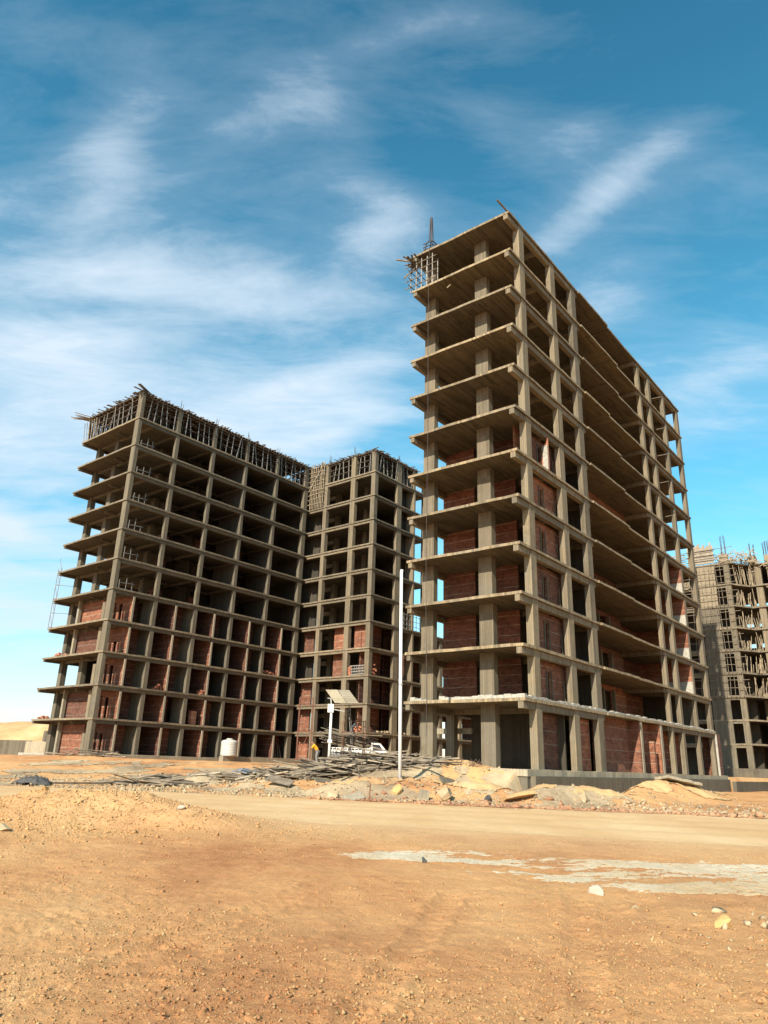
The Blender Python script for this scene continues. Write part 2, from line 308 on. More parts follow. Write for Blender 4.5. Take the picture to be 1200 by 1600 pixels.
def tag(o, label=None, cat=None, group=None, kind=None):
    if label: o['label'] = label
    if cat: o['category'] = cat
    if group: o['group'] = group
    if kind: o['kind'] = kind
    return o
def thing(name, label, cat, loc=(0, 0, 0), rz=0, group=None):
    o = bpy.data.objects.new(name, None); COL.objects.link(o); o.location = loc; o.rotation_euler = (0, 0, rz); o.empty_display_size = 0.5
    return tag(o, label, cat, group)
def mesh_np(name, V, Fc, mat, smooth=True):
    me = bpy.data.meshes.new(name); V = np.asarray(V, dtype=np.float32); Fc = np.asarray(Fc, dtype=np.int32); k = Fc.shape[1]
    me.vertices.add(len(V)); me.vertices.foreach_set('co', V.ravel())
    me.loops.add(Fc.size); me.loops.foreach_set('vertex_index', Fc.ravel())
    me.polygons.add(len(Fc)); me.polygons.foreach_set('loop_start', np.arange(0, Fc.size, k, dtype=np.int32)); me.polygons.foreach_set('loop_total', np.full(len(Fc), k, dtype=np.int32))
    if smooth: me.polygons.foreach_set('use_smooth', np.ones(len(Fc), dtype=bool))
    me.update(calc_edges=True); me.validate(); me.materials.append(mat)
    o = bpy.data.objects.new(name, me); COL.objects.link(o); return o

# ------------------------------------------------------------------ terrain height (world z; camera's feet at 0)
def vnoise(x, y, seed=0):
    xi = np.floor(x).astype(np.int64); yi = np.floor(y).astype(np.int64); fx = x-xi; fy = y-yi
    def hsh(a, b):
        n = (a*374761393 + b*668265263 + seed*1442695041) & 0xffffffff
        n = ((n ^ (n >> 13))*1274126177) & 0xffffffff
        return ((n ^ (n >> 16)) & 0xffff)/65535.0
    sx = fx*fx*(3-2*fx); sy = fy*fy*(3-2*fy)
    return (hsh(xi, yi)*(1-sx)+hsh(xi+1, yi)*sx)*(1-sy)+(hsh(xi, yi+1)*(1-sx)+hsh(xi+1, yi+1)*sx)*sy
def fbm(x, y, oct=5, seed=0, g=0.55):
    a = 1.0; t = 0; s = 0
    for o in range(oct): t = t+a*(vnoise(x*2**o+17.3*o, y*2**o-9.1*o, seed+o)-.5); s += a; a *= g
    return t/s
def sst(t): t = np.clip(t, 0, 1); return t*t*(3-2*t)
ROX, ROY = 8.07, 40.9353
def rframe(x, y):
    dx = x-ROX; dy = y-ROY
    return dx*VV.x+dy*VV.y, dx*UU.x+dy*UU.y
MOUNDS = [  # x, y, rx, ry, h, rotation
    (-7.3, 20.0, 3.6, 2.2, 0.72, 0.1), (-10.8, 17.5, 3.0, 2.0, 0.15, 0.3), (-4.3, 18.6, 1.6, 1.2, 0.3, 0),
    (0.3, 37.2, 2.6, 1.7, 0.45, 0.1), (-1.8, 37.0, 2.0, 1.4, 0.4, 0), (2.6, 36.4, 1.7, 1.2, 0.25, 0),
    (4.6, 37.8, 3.0, 1.6, 0.55, 0), (4.4, 43.0, 2.6, 2.0, 0.45, 0),
    (8.0, 35.8, 2.3, 1.6, 0.62, 0.2), (10.6, 36.4, 1.8, 1.3, 0.55, 0), (12.6, 38.6, 2.5, 1.5, 0.3, 0.3),
    (16.6, 42.6, 3.4, 1.8, 0.85, 0.7), (20.0, 46.5, 3.2, 1.5, 0.40, 0.8), (14.4, 41.0, 2.0, 1.4, .6, .6),
    (-26, 66, 6, 2.5, 0.25, 0), (-5.5, 41, 3.5, 2.0, 0.45, 0), (-9.5, 44.5, 3.5, 2.0, 0.35, 0)]
def road_q(x, y): return y+0.25*x
def hgt(x, y, detail=True):
    x = np.asarray(x, dtype=float); y = np.asarray(y, dtype=float)
    q = road_q(x, y); w = 30 - 21*sst((x+9)/10)
    S = sst((q-34.2)/w)
    v, u = rframe(x, y)
    low = .88*np.maximum(sst((0.45-u)/.6)*sst((v+6)/4), .75*sst((-.3-v)/2.6)*sst((4.6-u+1.5*fbm(x*.6, y*.6, 3, 55))/3.0))
    S = S*(1-low)
    h = 0.10+1.38*S*1.02 - 0.1*sst((14-y)/8)
    for mx, my, rx, ry, mh, a in MOUNDS:
        dx = x-mx; dy = y-my; c, s = math.cos(a), math.sin(a)
        d2 = ((dx*c+dy*s)/rx)**2+((-dx*s+dy*c)/ry)**2
        h = h+mh*np.exp(-d2*1.6)*(1+0.5*fbm(x*1.4, y*1.4, 4, 5))
    onroad = sst((q-18.5)/2.0)*sst((35.0-q)/1.5)
    rough = 1-0.88*onroad
    bank = sst((q-33.8)/2)*sst((62-q)/12)
    fore = sst((20-q)/4)
    if detail:
        h = h+rough*(0.12*fbm(x*.35, y*.35, 4, 1)+0.05*fbm(x*2.1, y*2.1, 4, 2)+0.022*fbm(x*9, y*9, 4, 3, .6))
        h = h+bank*(0.17*fbm(x*.9, y*.9, 5, 8)+0.12*np.abs(fbm(x*3.1, y*3.1, 4, 9)))
        # wheel tracks, each a groove with crumbled shoulders, and scattered clods
        h = h+rough*fore*(0.010*np.abs(fbm(x*22, y*22, 3, 45, .7))+0.018*fbm(x*5, y*5, 4, 46, .7))
        fore = fore*sst((12.3-y)/2.2)
        wear = sst((fbm(x*.25, y*.25, 3, 31)+.22)/.25)
        for x0, s1, c1 in ((-9.4, .62, -.010), (-7.9, .62, -.010), (-6.3, .42, -.004), (-4.8, .42, -.004), (-1.1, .16, .004), (.5, .16, .004), (-12.2, .85, -.014), (-10.8, .85, -.014), (3.2, -.10, .012), (4.7, -.10, .012)):
            d = (x-(x0+s1*y+c1*y*y)+.12*fbm(y*.5, x*0+x0, 2, 33))/math.sqrt(1+s1*s1)
            sh = np.abs(np.abs(d)-.20)
            h = h+fore*wear*(-.020*np.exp(-(d/.13)**2)+np.exp(-(sh/.06)**2)*(.008+.07*np.clip(fbm(x*7, y*7, 3, 35, .75)+.12, 0, 1)))
            h = h+fore*wear*.006*np.sin(y*30+np.abs(d)*30)*np.exp(-(d/.12)**4)
        cl = np.clip(fbm(x*6.5, y*6.5, 4, 41, .8)-.16, 0, 1)*sst((fbm(x*.33, y*.33, 2, 43)+.02)/.15)
        h = h+fore*cl*0.22
        h = h+onroad*0.02*np.sin((q-19)*2.2+0.6*fbm(x*.1, y*.1, 2, 3)*6)
    return h
def H(x, y): return float(hgt(np.array([x]), np.array([y]))[0])
# ground: one sheet from the photographer's feet to the horizon, finest near by
xa = np.sinh(np.linspace(-5.2, 5.2, 620)); xa = xa/xa[-1]*1400
rows = np.concatenate([np.linspace(-60, 2.5, 24), np.geomspace(4, 60, 620), np.geomspace(60.6, 1500, 120)])
def ground_grid():
    # columns spread with distance so the triangles stay even
    t = np.linspace(-1, 1, 560)
    inner = t*0.72
    Xs = []; Ys = []
    for yy in rows:
        wd = max(abs(yy), 5.0)
        xs = inner*wd
        ext = wd*0.72+np.geomspace(0.3, 1500, 36)
        Xs.append(np.concatenate([-ext[::-1], xs, ext])); Ys.append(np.full(560+72, yy))
    return np.array(Xs), np.array(Ys)
GX, GY = ground_grid()
GZ = hgt(GX, GY)
nr, nc = GX.shape
idx = np.arange(nr*nc).reshape(nr, nc)
Fq = np.stack([idx[:-1, :-1], idx[:-1, 1:], idx[1:, 1:], idx[1:, :-1]], -1).reshape(-1, 4)
g = mesh_np('ground', np.stack([GX, GY, GZ], -1).reshape(-1, 3), Fq, M['sand']); tag(g, kind='structure')
def patch(name, xs, ys, keep, mat, lift, kind, smooth=True):
    XX, YY = np.meshgrid(xs, ys); ZZ = hgt(XX, YY)+lift(XX, YY)
    idx = np.arange(XX.size).reshape(XX.shape)
    cx = (XX[:-1, :-1]+XX[1:, 1:])/2; cy = (YY[:-1, :-1]+YY[1:, 1:])/2; k = keep(cx, cy)
    Fq = np.stack([idx[:-1, :-1], idx[:-1, 1:], idx[1:, 1:], idx[1:, :-1]], -1)[k]
    used = np.unique(Fq); remap = -np.ones(XX.size, int); remap[used] = np.arange(len(used))
    o = mesh_np(name, np.stack([XX, YY, ZZ], -1).reshape(-1, 3)[used], remap[Fq], mat, smooth)
    if kind: tag(o, kind=kind)
    return o
# dirt road: paler packed dust
def road_field(x, y):
    q = road_q(x, y); e = 2.2*fbm(x*.25, y*.25, 5, 51)+1.3*fbm(x*2.0, y*2.0, 5, 52, .75)
    return np.minimum(q+e*1.5-20.2, 33.9-q+e)
patch('road', np.arange(-55, 45, .10), np.arange(7, 50, .10), lambda x, y: road_field(x, y) > -.1, M['road'], lambda x, y: -.035+0.047*sst(road_field(x, y)/.7), 'structure')
# reddish rubble along the far edge of the road
def red_keep(x, y):
    q = road_q(x, y); e = fbm(x*.5, y*.5, 4, 61)
    return (q > 33.4+e*1.6) & (q < 35.4+e*4) & (fbm(x*.8, y*1.8, 4, 62) > -.03) & (x > -2)
patch('red_soil', np.arange(-4, 34, .10), np.arange(24, 42, .10), red_keep, M['redsand'], lambda x, y: 0.014+0.07*np.abs(fbm(x*4, y*4, 4, 63, .7)), 'structure', False)
def rub_keep(x, y):
    q = road_q(x, y); v, u = rframe(x, y)
    return (q > 34.5) & (q < 60) & (fbm(x*.35, y*.35, 5, 71) > -.01) & ((u > -.2) | (v < -1.5)) & (x > -26)
patch('rubble_ground', np.arange(-30, 12, .13), np.arange(30, 62, .13), rub_keep, M['rub'], lambda x, y: 0.016+0.10*np.abs(fbm(x*3, y*3, 5, 73, .75)), 'structure', False)
def sandbank_keep(x, y):
    q = road_q(x, y)
    b = sst((q-34.3)/1)*1.0
    f = np.zeros_like(x)
    for mx, my, rx, ry, mh, a in MOUNDS[3:14]:
        f = np.maximum(f, mh*np.exp(-(((x-mx)/rx)**2+((y-my)/ry)**2)*1.3))
    return (f+0.25*fbm(x*1.2, y*1.2, 4, 77) > 0.33) & (q > 34.2) & (fbm(x*.5, y*.5, 3, 78) > -.17)
patch('yellow_sand', np.arange(-5, 26, .11), np.arange(32, 52, .11), sandbank_keep, M['heap'], lambda x, y: 0.035+0.08*np.abs(fbm(x*3, y*3, 5, 79, .7)), 'structure')
# dried cement crust in the foreground
def crust_field(x, y):
    a = ((x-1.6)/2.2)**2+((y-14.3)/1.1)**2
    b = ((x-6.3)/4.6)**2+((y-12.9)/1.7)**2
    c = ((x-5.4)/2.2)**2+((y-11.4)/.7)**2
    f = np.maximum(np.maximum(1-a, 1-b), 1-c)
    return np.minimum(f, .55)+2.3*fbm(x*.45, y*1.4, 6, 81, .72)+1.5*fbm(x*3.5, y*7, 5, 85, .8)-0.20
cr = patch('dried_cement', np.arange(-2, 14, .032), np.arange(9.5, 17, .032), lambda x, y: crust_field(x, y) > -.02, M['crust'], lambda x, y: -.010+.016*sst(crust_field(x, y)/.25)+0.012*np.abs(fbm(x*5, y*7, 4, 83, .7)), None, False)
tag(cr, 'pale grey crust of dried cement spilled over the sand beside the road', 'cement spill')
# far sand hill
def hill():
    xs = np.arange(-190, 60, 1.6); ys = np.arange(92, 200, 1.6); XX, YY = np.meshgrid(xs, ys)
    ridge = 7.2*np.exp(-((YY-128)/17)**2)*sst((XX+200)/60)*sst((30-XX)/60)
    ZZ = ridge*(1+.45*fbm(XX*.06, YY*.06, 5, 91))+.5*fbm(XX*.4, YY*.4, 4, 92)-0.6
    idx = np.arange(XX.size).reshape(XX.shape)
    Fq = np.stack([idx[:-1, :-1], idx[:-1, 1:], idx[1:, 1:], idx[1:, :-1]], -1).reshape(-1, 4)
    o = mesh_np('hill', np.stack([XX, YY, ZZ], -1).reshape(-1, 3), Fq, M['heap']); tag(o, kind='structure')
hill()

# ------------------------------------------------------------------ buildings
TH = 0.17
def colm(mb, x0, x1, y0, y1, levels, base, j=0.018):
    """one column line, cast storey by storey between the slabs"""
    zb = base
    for z in levels:
        if z-TH-zb > .3:
            ox, oy = random.uniform(-j, j), random.uniform(-j, j)
            mb.box(x0+ox, x1+ox, y0+oy, y1+oy, zb-0.004, z-TH+0.004, 0.006)
        zb = z
    return mb
def wall_open(mb, axis, at, a0, a1, z0, z1, t=0.12, holes=()):
    """wall along x (axis 0) or y (axis 1), with rectangular holes (p0,p1,q0,q1)"""
    xs = sorted({a0, a1, *[h[0] for h in holes], *[h[1] for h in holes]})
    zs = sorted({z0, z1, *[h[2] for h in holes], *[h[3] for h in holes]})
    for i in range(len(xs)-1):
        for k in range(len(zs)-1):
            cx = (xs[i]+xs[i+1])/2; cz = (zs[k]+zs[k+1])/2
            if any(h[0] < cx < h[1] and h[2] < cz < h[3] for h in holes): continue
            if axis == 0: mb.box(xs[i], xs[i+1], at, at+t, zs[k], zs[k+1])
            else: mb.box(at, at+t, xs[i], xs[i+1], zs[k], zs[k+1])
    return mb

# ---- right tower
TR = thing('unfinished_tower', 'tall bare concrete frame tower at right with twelve overhanging floor slabs', 'building', (ROX, ROY, EYE), HR)
WR, LR = 8.34, 37.0
ZR = [3.76+3.0*k for k in range(12)]; ZR[11] += 0.14
for k, z in enumerate(ZR):
    jog = random.uniform(16, 19)
    poly = [(0, 0), (11.4, 0), (11.42, -.10), (jog, -.12), (jog+.1, .03), (24.4, .0), (LR, 0), (LR, WR), (0, WR)]
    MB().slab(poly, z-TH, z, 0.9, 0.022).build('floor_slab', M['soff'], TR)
    d = 0.56
    MB().box(0.03, 11.2, 0.14, 0.47, z-d, z-TH-.002).build('edge_beam', M['conc'], TR)
    MB().box(24.5, LR-.04, 0.14, 0.43, z-d+.06, z-TH-.002).build('edge_beam', M['conc'], TR)
    MB().box(0.05, LR-.05, WR-.42, WR-.12, z-d+.05, z-TH-.002).build('edge_beam', M['conc'], TR)
    for q_ in ((4.6, 4.86, .5, WR-.45), (11.25, 11.5, .2, WR-.45), (24.1, 24.4, .2, WR-.45), (11.6, 24.0, 3.9, 4.15), (32.1, 32.4, .5, WR-.45)):
        MB().box(*q_, z-.5, z-TH-.002).build('cross_beam', M['conc'], TR)
rc = [(1.5, 2.2, 0.10, 0.56), (6.45, 7.2, 0.10, 0.48), (10.15, 10.95, 0.10, 0.48), (24.8, 25.25, .10, .45), (27.5, 28.05, .10, .46), (31.9, 32.35, .10, .46), (36.25, 36.9, .10, .48),
      (1.5, 2.0, 2.78, 3.75), (1.5, 1.95, 7.2, 8.12), (4.55, 5.0, 7.6, 8.2), (10.2, 10.8, 7.6, 8.2), (15.5, 16.1, 7.6, 8.2), (20.2, 20.8, 7.6, 8.2), (25.0, 25.6, 7.6, 8.2), (30.5, 31.1, 7.6, 8.2), (36.2, 36.9, 7.5, 8.2),
      (13.0, 13.6, 3.8, 4.3), (17.6, 18.2, 3.8, 4.3), (21.8, 22.4, 3.8, 4.3)]
for c in rc: colm(MB(), *c, ZR, 0.02).build('column', M['conc'], TR)
# extra slender posts of the ground storey
for a, b_ in ((17.6, 17.95), (21.9, 22.3)): MB().box(a, b_, .05, .5, .02, ZR[0]-TH).build('post', M['concP'], TR)
# core walls
for k in range(12):
    zb = ZR[k-1] if k else .02; zt = ZR[k]-TH
    for q_ in ((11.8, 12.05, 4.4, 8.0), (23.4, 23.6, 4.4, 8.0), (12.06, 23.39, 6.0, 6.2)): MB().box(*q_, zb, zt).build('concrete_wall', M['concShade'], TR)
    if k > 6: MB().box(25.3, 32.0, 5.6, 5.75, zb, zt).build('concrete_wall', M['concShade'], TR)
def win(a, z, w=.55, h=1.1, s=.9): return (a, a+w, z+s, z+s+h)
for k in range(1, 7):                                # brick infill storeys 1..6
    zb = ZR[k-1]+.004; zt = ZR[k]-TH-.004
    if k < 6 or True:
        MB().box(4.02, 4.14, 2.33 if k < 6 else 2.0, 3.92, zb, zt).build('brick_wall', M['brick'], TR)
        MB().box(4.02, 4.14, 5.55, 8.12 if k < 6 else 7.9, zb, zt).build('brick_wall', M['brick'], TR)
    wall_open(MB(), 0, .78, 3.0, 8.2, zb, zt-.35, .12, [(4.3, 4.85, zb, zb+1.9), (6.7, 7.3, zb+.2, zb+1.5)]).build('brick_wall', M['brickO'], TR)
    for a0 in ((3.0,)): [MB().box(q0, q0+.08, .70, .775, zb, zb+q1).build('plaster_reveal', M['concG'], TR) for q0, q1 in ((4.22, 2.0), (4.85, 2.0), (6.62, 1.6), (7.3, 1.6))]
    if k < 6:
        # recessed balcony wall: concrete posts, dark doorways and brick
        wb = MB(); wall_open(wb, 0, 3.55, 11.6, 24.6, zb, zt, .12, [(12.5, 14.6, zb, zb+2.4), (15.2, 16.8, zb, zb+2.4), (17.3, 19.2, zb, zb+2.4), (19.6, 21.4, zb, zb+2.4)]); wb.build('brick_wall', M['brickO'], TR)
        for a in (12.2, 14.7, 16.9, 19.3, 21.5): MB().box(a, a+.22, 3.3, 3.54, zb, zb+2.5).build('post', M['conc'], TR)
        MB().box(11.6, 24.6, 5.4, 5.5, zb, zt).build('inner_wall', M['concShade'], TR)
    else:
        wall_open(MB(), 0, 2.3, 11.6, 24.6, zb, zt, .12, [win(14.2, zb), win(15.3, zb), win(18.2, zb), win(19.2, zb), win(22.4, zb)]).build('brick_wall', M['brickO'], TR)
    # far bays: low block walls turned to the sun beside the columns
    if 1 < k < 6:
        MB().box(31.74, 31.86, .12, 4.8, zb+1.1, zt).build('brick_wall', M['brickO'], TR)
        MB().box(31.74, 31.86, .12, 4.8, zb, zb+1.09).build('block_wall', M['plast'], TR)
        MB().box(32.4, 36.2, 3.6, 3.72, zb+1.0, zt).build('brick_wall', M['brick'], TR)
        MB().box(32.4, 36.2, 3.6, 3.72, zb, zb+.99).build('block_wall', M['concG'], TR)
    if k == 1: MB().box(31.74, 31.9, .4, 4.8, zb, zt).build('concrete_wall', M['concShade'], TR)
    MB().box(25.3, 31.7, 4.7, 4.82, zb, zt).build('brick_wall', M['brick'], TR)
    MB().box(11.62, 11.74, .6, 3.5, zb, zt).build('inner_wall', M['concShade'], TR)
    MB().box(7.6, 11.5, 2.6, 2.72, zb, zt).build('inner_wall', M['concShade'], TR)
    MB().box(6.5, 6.62, 3.0, 7.3, zb, zt).build('inner_wall', M['concShade'], TR)
# ragged wedge of brick on storey 7 and inner dark walls on upper storeys
zb = ZR[5]
st = MB()
for i in range(12): st.box(4.6, 4.72, .1, .95-.07*i+random.uniform(-.04, .04), zb+.21*i, zb+.21*(i+1)-.004)
st.build('brick_pier', M['redclay'], TR)
MB().box(4.5, 4.598, .1, .45, zb, zb+1.9).build('plaster_edge', M['plast'], TR)
wall_open(MB(), 0, 1.4, 2.4, 9.8, zb, ZR[6]-TH, .12, [(3.4, 4.2, zb, zb+1.8), (6.5, 7.2, zb, zb+1.6)]).build('brick_wall', M['brickO'], TR)
# ground storey walls
zt = ZR[0]-TH-.004
MB().box(6.0, 6.15, 0.6, 7.2, .02, zt).build('concrete_wall', M['concShade'], TR)
MB().box(2.9, 6.9, 1.05, 1.17, .02, zt-.4).build('brick_wall', M['brickO'], TR)
MB().box(7.3, 10.1, .75, .87, .02, zt-.4).build('brick_wall', M['brickO'], TR)
MB().box(11.1, 21.8, .9, 1.02, .02, zt).build('brick_wall', M['brickO'], TR)
MB().box(17.42, 17.56, .1, 1.6, .02, zt).build('brick_wall', M['brickO'], TR)
MB().box(21.7, 21.85, .1, 1.6, .02, zt).build('brick_wall', M['brickO'], TR)
MB().box(20.1, 20.45, .05, .4, .02, 2.3).build('brick_pier', M['brickO'], TR)
MB().box(25.3, 36.2, 3.0, 3.12, .02, zt).build('brick_wall', M['brick'], TR)
MB().box(37.0, 37.12, .0, 1.3, .02, zt).box(36.95, 38.0, -.02, .10, -.1, zt+.05).build('brick_wall', M['brickO'], TR)
MB().box(36.8, 36.94, -.05, .12, .02, zt).build('plaster_edge', M['plast'], TR)
# rear pier and cross lintel seen through the ground storey
MB().box(8.2, 8.8, 7.4, 8.1, .02, zt).build('pier', M['conc'], TR)
MB().box(5.2, 5.5, 6.7, 9.6, 2.1, 2.45).build('lintel', M['concP'], TR)
# pale block course left on the first slab
w = MB(); x = 0.0
y = .05
while y < WR-.5:
    L = random.uniform(.35, .5); hh = random.uniform(.14, .25) if (y < 5.6 or y > 7) else random.uniform(.0, .1)
    w.box(.04, .34, y, y+L-.006, ZR[0]+.002, ZR[0]+max(hh, .03), .012); y += L
x = .36
while x < LR-.3:
    L = random.uniform(.35, .55); w.box(x, x+L-.004, .04, .30, ZR[0]+.002, ZR[0]+random.uniform(.1, .22), .012); x += L
w.build('block_course', M['plast'], TR)
# plinth and retaining wall
MB().slab([(-.7, -.35), (LR+.9, -.35), (LR+.9, WR+.6), (-.7, WR+.6)], -.32, .02, .8, .04).build('plinth', M['concP'], TR)
MB().slab([(-.3, -.62), (LR+.5, -.62), (LR+.5, -.30), (-.3, -.30)], -2.0, -.30, 1.6, .012).build('footing_wall', M['concG'], TR)
MB().slab([(-.62, -.30), (-.30, -.30), (-.30, 6.2), (-.62, 6.2)], -2.0, -.325, 1.6, .012).build('footing_wall', M['concG'], TR)
rw = MB().slab([(LR+.52, -1.1), (LR+42, -1.1), (LR+42, -.75), (LR+.52, -.75)], -2.2, -.45, 2.2, .012).build('retaining_wall', M['concG'])
rw.location = (ROX, ROY, EYE); rw.rotation_euler = (0, 0, HR); tag(rw, 'low grey concrete retaining wall running right from the foot of the tall tower', 'wall')

# ---- left, L-shaped building
LOX, LOY, HL = -25.5421, 67.8301, 0.8819
TL = thing('unfinished_block', 'bare concrete block at left of two wings meeting in an inner corner', 'building', (LOX, LOY, EYE), HL)
ZL = [3.306+3.0*k for k in range(11)]
WL, LL, MU, ME = 11.27, 25.14, -10.88, 36.2
random.seed(21)
for k, z in enumerate(ZL):
    me_ = 52.0 if k < 5 else ME
    poly = [(0, 0), (LL, 0), (LL, MU), (me_, MU), (me_, -3), (ME-1.2, -3), (ME-1.2, 4), (LL, 4), (LL, WL), (0, WL)]
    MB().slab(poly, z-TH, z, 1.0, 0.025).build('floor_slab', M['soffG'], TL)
    MB().box(.3, LL-.2, .14, .42, z-.50, z-TH-.002).build('edge_beam', M['concG'], TL)
    b = MB(); b.box(LL+.12, LL+.42, MU+.12, -.1, z-.46, z-TH-.002); b.build('edge_beam', M['conc'], TL)
    MB().box(LL+.44, me_-.3, MU+.14, MU+.42, z-.46, z-TH-.002).build('edge_beam', M['concG'], TL)
    MB().box(.06, 24, WL-.35, WL-.1, z-.42, z-TH-.002).build('edge_beam', M['concG'], TL)
    MB().box(1.95, 2.2, .5, WL-.4, z-.42, z-TH-.002).build('cross_beam', M['concG'], TL)
    for xx in (4.75, 9.6, 14.5, 19.4): MB().box(xx, xx+.25, .45, WL-.4, z-.42, z-TH-.002).build('cross_beam', M['concG'], TL)
    MB().box(.75, 24, 4.9, 5.15, z-.40, z-TH-.002).build('cross_beam', M['concG'], TL)
ZLT = ZL+[36.3]
for c in [(.10, .48, .12, .85), (4.75, 5.17, .12, .48), (9.65, 10.07, .12, .48), (14.5, 14.85, .12, .48), (19.4, 19.75, .12, .48), (24.3, 24.9, .12, .6),
          (1.8, 2.35, 10.4, 11.1), (1.9, 2.4, 6.7, 7.4), (6.0, 6.5, 4.6, 5.3), (5.6, 6.1, 10.4, 11.1), (10.5, 11.0, 10.4, 11.1), (12.0, 12.5, 5.2, 5.9), (17, 17.5, 5.2, 5.9), (22, 22.5, 5.2, 5.9)]:
    colm(MB(), *c, ZLT if c[2] < 1 else ZL, 0.0).build('column', M['concG'], TL)
for c in [(LL+.09, LL+.6, -3.02, -2.45), (LL+.09, LL+.6, -7.62, -6.92), (LL+.12, LL+.7, -10.76, -10.15), (29.6, 30.5, -10.76, -10.4), (33.0, 33.3, -10.8, -8.0),
          (35.4, 35.9, -10.7, -10.2), (39.0, 39.6, -10.7, -10.2), (43.3, 43.9, -10.7, -10.2), (47.5, 48.1, -10.7, -10.2), (51.3, 51.9, -10.7, -10.2), (28.3, 28.9, -2.2, -1.6), (28.4, 28.9, -7.0, -6.4), (33.2, 33.8, -2.8, -2.2)]:
    colm(MB(), *c, ZL[:5] if c[0] > 38 else ZLT if c[2] < -10 or c[0] < 26 else ZL, 0.0).build('column', M['conc'], TL)
for k in range(11):
    zb = (ZL[k-1] if k else 0)+.004; zt = ZL[k]-TH-.004; low = k < 5
    # shear walls behind the column lines
    for xx, dep in ((14.55, 4.2), (19.45, 4.2)): MB().box(xx, xx+.22, .46, dep, zb, zt).build('concrete_wall', M['concShade'], TL)
    if low:
        MB().box(2.4, 24.9, 8.0, 8.12, zb, zt).build('inner_wall', M['concShade'], TL)
        for xx in (4.78, 9.7): MB().box(xx, xx+.2, .5, 2.2, zb, zt).build('concrete_wall', M['concG'], TL)
        for xa, xb_ in ((2.57, 4.77), (7.46, 9.69), (12.4, 14.54), (17.34, 19.44), (22.24, 24.8)):
            q0 = xa+random.uniform(.2, .9)
            wall_open(MB(), 0, random.choice((2.0, 2.15, 2.9)), xa, xb_, zb, zt, .12, [(q0, q0+.6, zb, zb+2.0)] if random.random() < .45 else ()).build('brick_wall', M['brick'], TL)
        for xx in (7.32, 12.25, 17.2, 22.1):
            MB().box(xx, xx+.13, .14, 4.6, zb, zt-.0).build('brick_wall', M['brick'], TL)
            MB().box(xx-.03, xx+.16, .05, .135, zb, zt-.33).build('plaster_edge', M['concP'], TL)
        if k != 3:
            wall_open(MB(), 1, 2.42, .14, 4.4, zb, zt, .13, [(1.9, 2.5, zb, zb+2.0), (3.0, 3.3, zb, zb+2.2)]).build('brick_wall', M['brickO'], TL)
        else:
            wall_open(MB(), 1, 2.42, .14, 4.4, zb, zt, .13, [(1.9, 2.6, zb, zb+1.3)]).build('brick_wall', M['brickO'], TL)
        MB().box(2.39, 2.58, .05, .135, zb, zt-.33).build('plaster_edge', M['concP'], TL)
        if k != 2:
            MB().box(1.82, 1.94, 4.3, 8.55, zb, zt-.3).build('brick_wall', M['brickO'], TL)
            MB().box(1.3, 1.6, 8.1, 8.4, zb, zt).build('post', M['concP'], TL)
        MB().box(1.0, 1.3, 2.6, 3.1, zb, zt-.3 if k % 2 else zb+2.0).build('post', M['conc'], TL)
        MB().box(.3, .55, 1.0, 1.3, zb, zt).build('post', M['conc'], TL)
        MB().box(2.56, 24.3, 4.62, 4.74, zb, zt).build('brick_wall', M['brick'], TL)
    else:
        # loose brick stacks and partitions deeper in
        for xx in (6.9, 11.6, 17.2, 22.0): 
            MB().box(xx, xx+1.1, 4.0, 4.6, zb, zb+random.uniform(1.6, 2.5)).build('brick_wall', M['brick'] if k < 8 else M['woodD'], TL)
        MB().box(9.0, 24, 6.4, 6.55, zb, zt).build('inner_wall', M['concShade'], TL)
        MB().box(24.9, 25.05, .7, 6.5, zb, zt).build('inner_wall', M['concShade'], TL)
        MB().box(11.0, 11.15, 4.0, 7.0, zb, zt).build('inner_wall', M['concShade'], TL)
    # middle wing
    MB().box(30.6, 32.88, -9.6, -9.45, zb, zt).build('concrete_wall', M['concShade'], TL)
    MB().box(32.9, 33.05, -7.9, 3.6, zb, zt).build('concrete_wall', M['concShade'], TL)
    MB().box(26.9, 27.1, -.6, 3.2, zb, zt).build('inner_wall', M['concShade'], TL)
    MB().box(29.6, 29.75, -7.4, 1.2, zb, zt).build('inner_wall', M['concShade'], TL)
    MB().box(27.3, 27.6, -2.4, -.7, zb+1.7, zb+2.15).box(27.3, 27.55, -1.0, -.7, zb+.6, zb+1.69).build('stair_bracket', M['conc'], TL)
    if k in (0, 1, 2, 4):
        wall_open(MB(), 1, 26.4, -2.4, .6, zb, zt, .12, [(-1.6, -1.1, zb, zb+2.2)]).build('brick_wall', M['brickO'], TL)
    if k in (3, 4):
        MB().box(26.2, 26.32, -6.85, -4.6, zb, zt).build('brick_wall', M['brickO'], TL)
        if k == 4: MB().box(26.0, 26.12, -10.1, -7.9, zb, zt).build('brick_wall', M['brickO'], TL)
    if k < 5:
        wall_open(MB(), 0, -7.5, 33.1, 52, zb, zt, .12, [(36.2, 37.0, zb, zb+2.1), (39.5, 40.4, zb+.8, zb+2.0), (44, 45, zb, zb+2.2), (48, 49, zb, zb+2.2)]).build('brick_wall', M['brick'] if k % 2 else M['concG'], TL)
        MB().box(24.9, 25.05, .7, 4.6, zb, zt).build('inner_wall', M['concShade'], TL)
        wall_open(MB(), 0, -9.0, 25.9, 29.5, zb, zt, .12, [(27.2, 28.0, zb, zb+1.9)]).build('brick_wall', M['brick'], TL)
        MB().box(30.5, 34.2, -8.6, -8.48, zb, zt).build('brick_wall', M['brick'], TL)
MB().slab([(1.6, -.8), (26, -.8), (26, -.5), (1.6, -.5)], -.6, .22, 1.2, .03).build('kerb_wall', M['concP'], TL)
